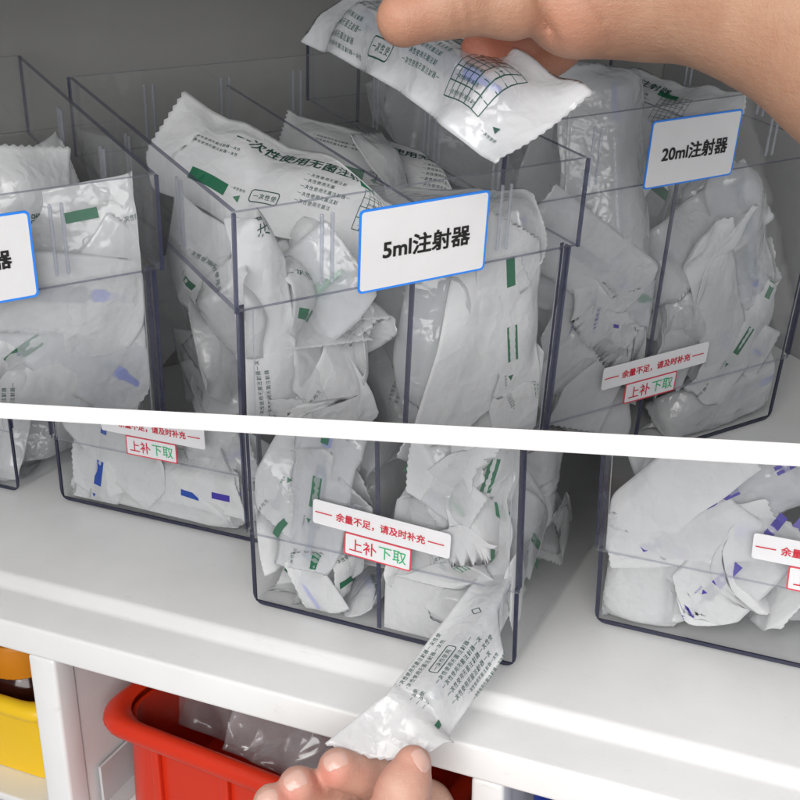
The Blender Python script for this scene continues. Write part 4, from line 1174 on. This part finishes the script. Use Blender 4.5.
# red tray
b_, r_ = ring_tray(0, .25, 0, .165, -.1595, -.070, .0140, r=.026)
def RT(X):
    X = np.asarray(X, float); a = R(-5.5); c_, s_ = math.cos(a), math.sin(a)
    return CT(np.stack([-.0925 + X[:, 0] * c_ - X[:, 1] * s_, -.0575 + X[:, 0] * s_ + X[:, 1] * c_, X[:, 2]], 1))
t = Thing('storage_tray', 'red plastic tray with a thick rolled rim in the open compartment below the shelf', 'tray', (.03, .04, -.1598))
t.part('tray_body', RT(b_.arr()), b_.F, 'redtray', smooth=True, sharp=50)
for x in (.045, .10, .155, .205):
    mb = MB_(); mb.bbox((x, .0085, -.150), (x + .006, .0125, -.086), .001); t.part('tray_rib', RT(mb.arr()), mb.F, 'redtray', mb.m)
t.part('tray_rim', RT(r_.arr()), r_.F, 'redtray', smooth=True)
# crumpled clear bags in the tray
def bag(label, O, ex, ez, L, Wd, seed, crumple, folds, bulge):
    rng = random.Random(seed)
    ex = np.array(ex, float); ex /= np.linalg.norm(ex); ez = np.array(ez, float); ez -= ex * (ez @ ex); ez /= np.linalg.norm(ez); ey = np.cross(ez, ex)
    sh = Sheet(rng, L, Wd, crumple, folds, bulge, 0, 16, .004)
    nu, nv = 70, 44
    U, Vv = np.meshgrid(np.linspace(-.5, .5, nu + 1), np.linspace(-.5, .5, nv + 1), indexing='ij')
    V = []; Fs = []
    for fr in (True, False):
        P = sh.ev(U * L, Vv * Wd, fr, .0006).reshape(-1, 3) @ np.stack([ex, ey, ez], 0) + O
        P[:, 2] = softmax(P[:, 2], -.150, .002); P[:, 2] = softmin(P[:, 2], -.024, .003); P[:, 0] = softmax(P[:, 0], -.094, .003); P[:, 1] = softmax(P[:, 1], -.040, .003)
        k = len(V); V += P.tolist(); idx = np.arange((nu + 1) * (nv + 1)).reshape(nu + 1, nv + 1) + k
        q = np.stack([idx[:-1, :-1], idx[1:, :-1], idx[1:, 1:], idx[:-1, 1:]], -1).reshape(-1, 4)
        Fs += (q if fr else q[:, ::-1]).tolist()
    n = (nu + 1) * (nv + 1); idx = np.arange(n).reshape(nu + 1, nv + 1)
    rim = list(idx[:, 0]) + list(idx[-1, 1:]) + list(idx[-2::-1, -1]) + list(idx[0, -2:0:-1])
    for i in range(len(rim)):
        a, b = int(rim[i]), int(rim[(i + 1) % len(rim)]); Fs.append([a, n + a, n + b, b])
    solo('plastic_bag', label, 'plastic bag', V, Fs, 'bag', smooth=True)
bag('crumpled clear plastic bag spilling over the left of the red tray', np.array([-.030, .020, -.058]), (1, .05, -.10), (-.1, -.75, .66), .17, .11, 5, 1.7, [((.03, 0), (.8, .5), .6, .006)], .02)
bag('crumpled clear plastic bag in the middle of the red tray, behind the lower hand', np.array([.085, .01, -.078]), (1, -.1, -.05), (.1, -.8, .6), .17, .09, 8, 1.7, [((.02, 0), (.8, .5), .7, .006)], .02)
# small bracket at the foot of the compartment
mb = MB_(); mb.prism([(-.1015, -.1595), (-.088, -.1595), (-.088, -.158), (-.0995, -.158), (-.0995, -.128), (-.1015, -.128)], 'y', -.040, .10)
cab.part('runner', CT(mb.arr()), mb.F, 'steel', mb.m)
# yellow tub with a capped brown bottle
b_, r_ = ring_tray(-.245, -.1275, -.050, .08, -.1595, -.090, .013, r=.024, taper=.016)
t = Thing('storage_tub', 'yellow plastic tub with a rolled rim at the left edge below the shelf', 'tub', (-.19, .0, -.1598))
t.part('tub_body', CT(b_.arr()), b_.F, 'yellow', smooth=True, sharp=50); t.part('tub_rim', CT(r_.arr()), r_.F, 'yellow', smooth=True)
t = Thing('bottle', 'dark brown bottle with a ribbed orange cap standing in the yellow tub', 'bottle', CT(np.array([[-.196, .004, -.1565]]))[0])
c = CT(np.array([[-.196, .004, -.1565]]))[0]
mb = MB_(); mb.lathe([(.001, .0), (.027, .001), (.029, .004), (.029, .050), (.028, .056), (.024, .0605), (.023, .063)], c, (0, 0, 1), 32)
t.part('bottle_body', mb.arr(), mb.F, 'brown', smooth=True, sharp=50)
seg = 72; V = []
for rr, h in ((.0270, .0632), (.0275, .0640), (.0270, .0860), (.0255, .0880), (.001, .0882)):
    for k in range(seg):
        a = 2 * math.pi * k / seg; q = rr * (1 + (.014 if k % 2 and rr > .026 else 0)); V.append((c[0] + q * math.cos(a), c[1] + q * math.sin(a), c[2] + h))
Fs = [(i * seg + k, i * seg + (k + 1) % seg, (i + 1) * seg + (k + 1) % seg, (i + 1) * seg + k) for i in range(4) for k in range(seg)] + [tuple(range(seg))[::-1]]
t.part('cap', V, Fs, 'orange', smooth=True, sharp=30)
# blue tray at the right
b_, r_ = ring_tray(.2, .46, -.050, .12, -.1595, -.050, .010, r=.02)
t = Thing('storage_tray', 'dark blue plastic tray in the shaded compartment at the right below the shelf', 'tray', (.33, .04, -.1598))
t.part('tray_body', CT(b_.arr()), b_.F, 'bluebin', smooth=True, sharp=50); t.part('tray_rim', CT(r_.arr()), r_.F, 'bluebin', smooth=True)

# ================================================================== LIGHT, CAMERA
w = bpy.data.worlds.new('World'); sc.world = w; w.use_nodes = True
bg = w.node_tree.nodes['Background']; bg.inputs[0].default_value = (.80, .84, .90, 1); bg.inputs[1].default_value = .30
def area(name, loc, target, sx, sy, power, col):
    l = bpy.data.lights.new(name, 'AREA'); l.shape = 'RECTANGLE'; l.size = sx; l.size_y = sy; l.energy = power; l.color = col
    o = bpy.data.objects.new(name, l); COL.objects.link(o); o.location = loc
    o.rotation_euler = (Vector(target) - Vector(loc)).to_track_quat('-Z', 'Y').to_euler()
    return o
area('ceiling_light', (-.25, -1.35, 1.22), (.05, .0, .12), 1.7, .9, 27, (1, .97, .93))
area('fill_light', (.75, -1.7, .66), (.12, .05, .14), 1.5, .9, 27, (1, .98, .96))  # low frontal fill, added to brighten the bin fronts

cam = bpy.data.cameras.new('camera'); co = bpy.data.objects.new('camera', cam); COL.objects.link(co)
cam.sensor_width = 36; cam.lens = 36 * F / 800; cam.clip_start = .01; cam.clip_end = 50
m3 = Matrix(((MB[0][0], -MB[1][0], -MB[2][0]), (MB[0][1], -MB[1][1], -MB[2][1]), (MB[0][2], -MB[1][2], -MB[2][2])))
co.matrix_world = Matrix.Translation(Vector(CAM)) @ m3.to_4x4()
sc.camera = co

sc.render.engine = 'CYCLES'
cy = sc.cycles
cy.max_bounces = 12; cy.transparent_max_bounces = 28; cy.diffuse_bounces = 4; cy.glossy_bounces = 3; cy.transmission_bounces = 6
cy.caustics_reflective = False; cy.caustics_refractive = False; cy.sample_clamp_indirect = 4
cy.use_adaptive_sampling = True; cy.adaptive_threshold = .03
cy.use_denoising = True
try: cy.denoiser = 'OPENIMAGEDENOISE'
except Exception: pass
sc.view_settings.view_transform = 'Standard'; sc.view_settings.look = 'None'; sc.view_settings.gamma = 1; sc.view_settings.exposure = 0
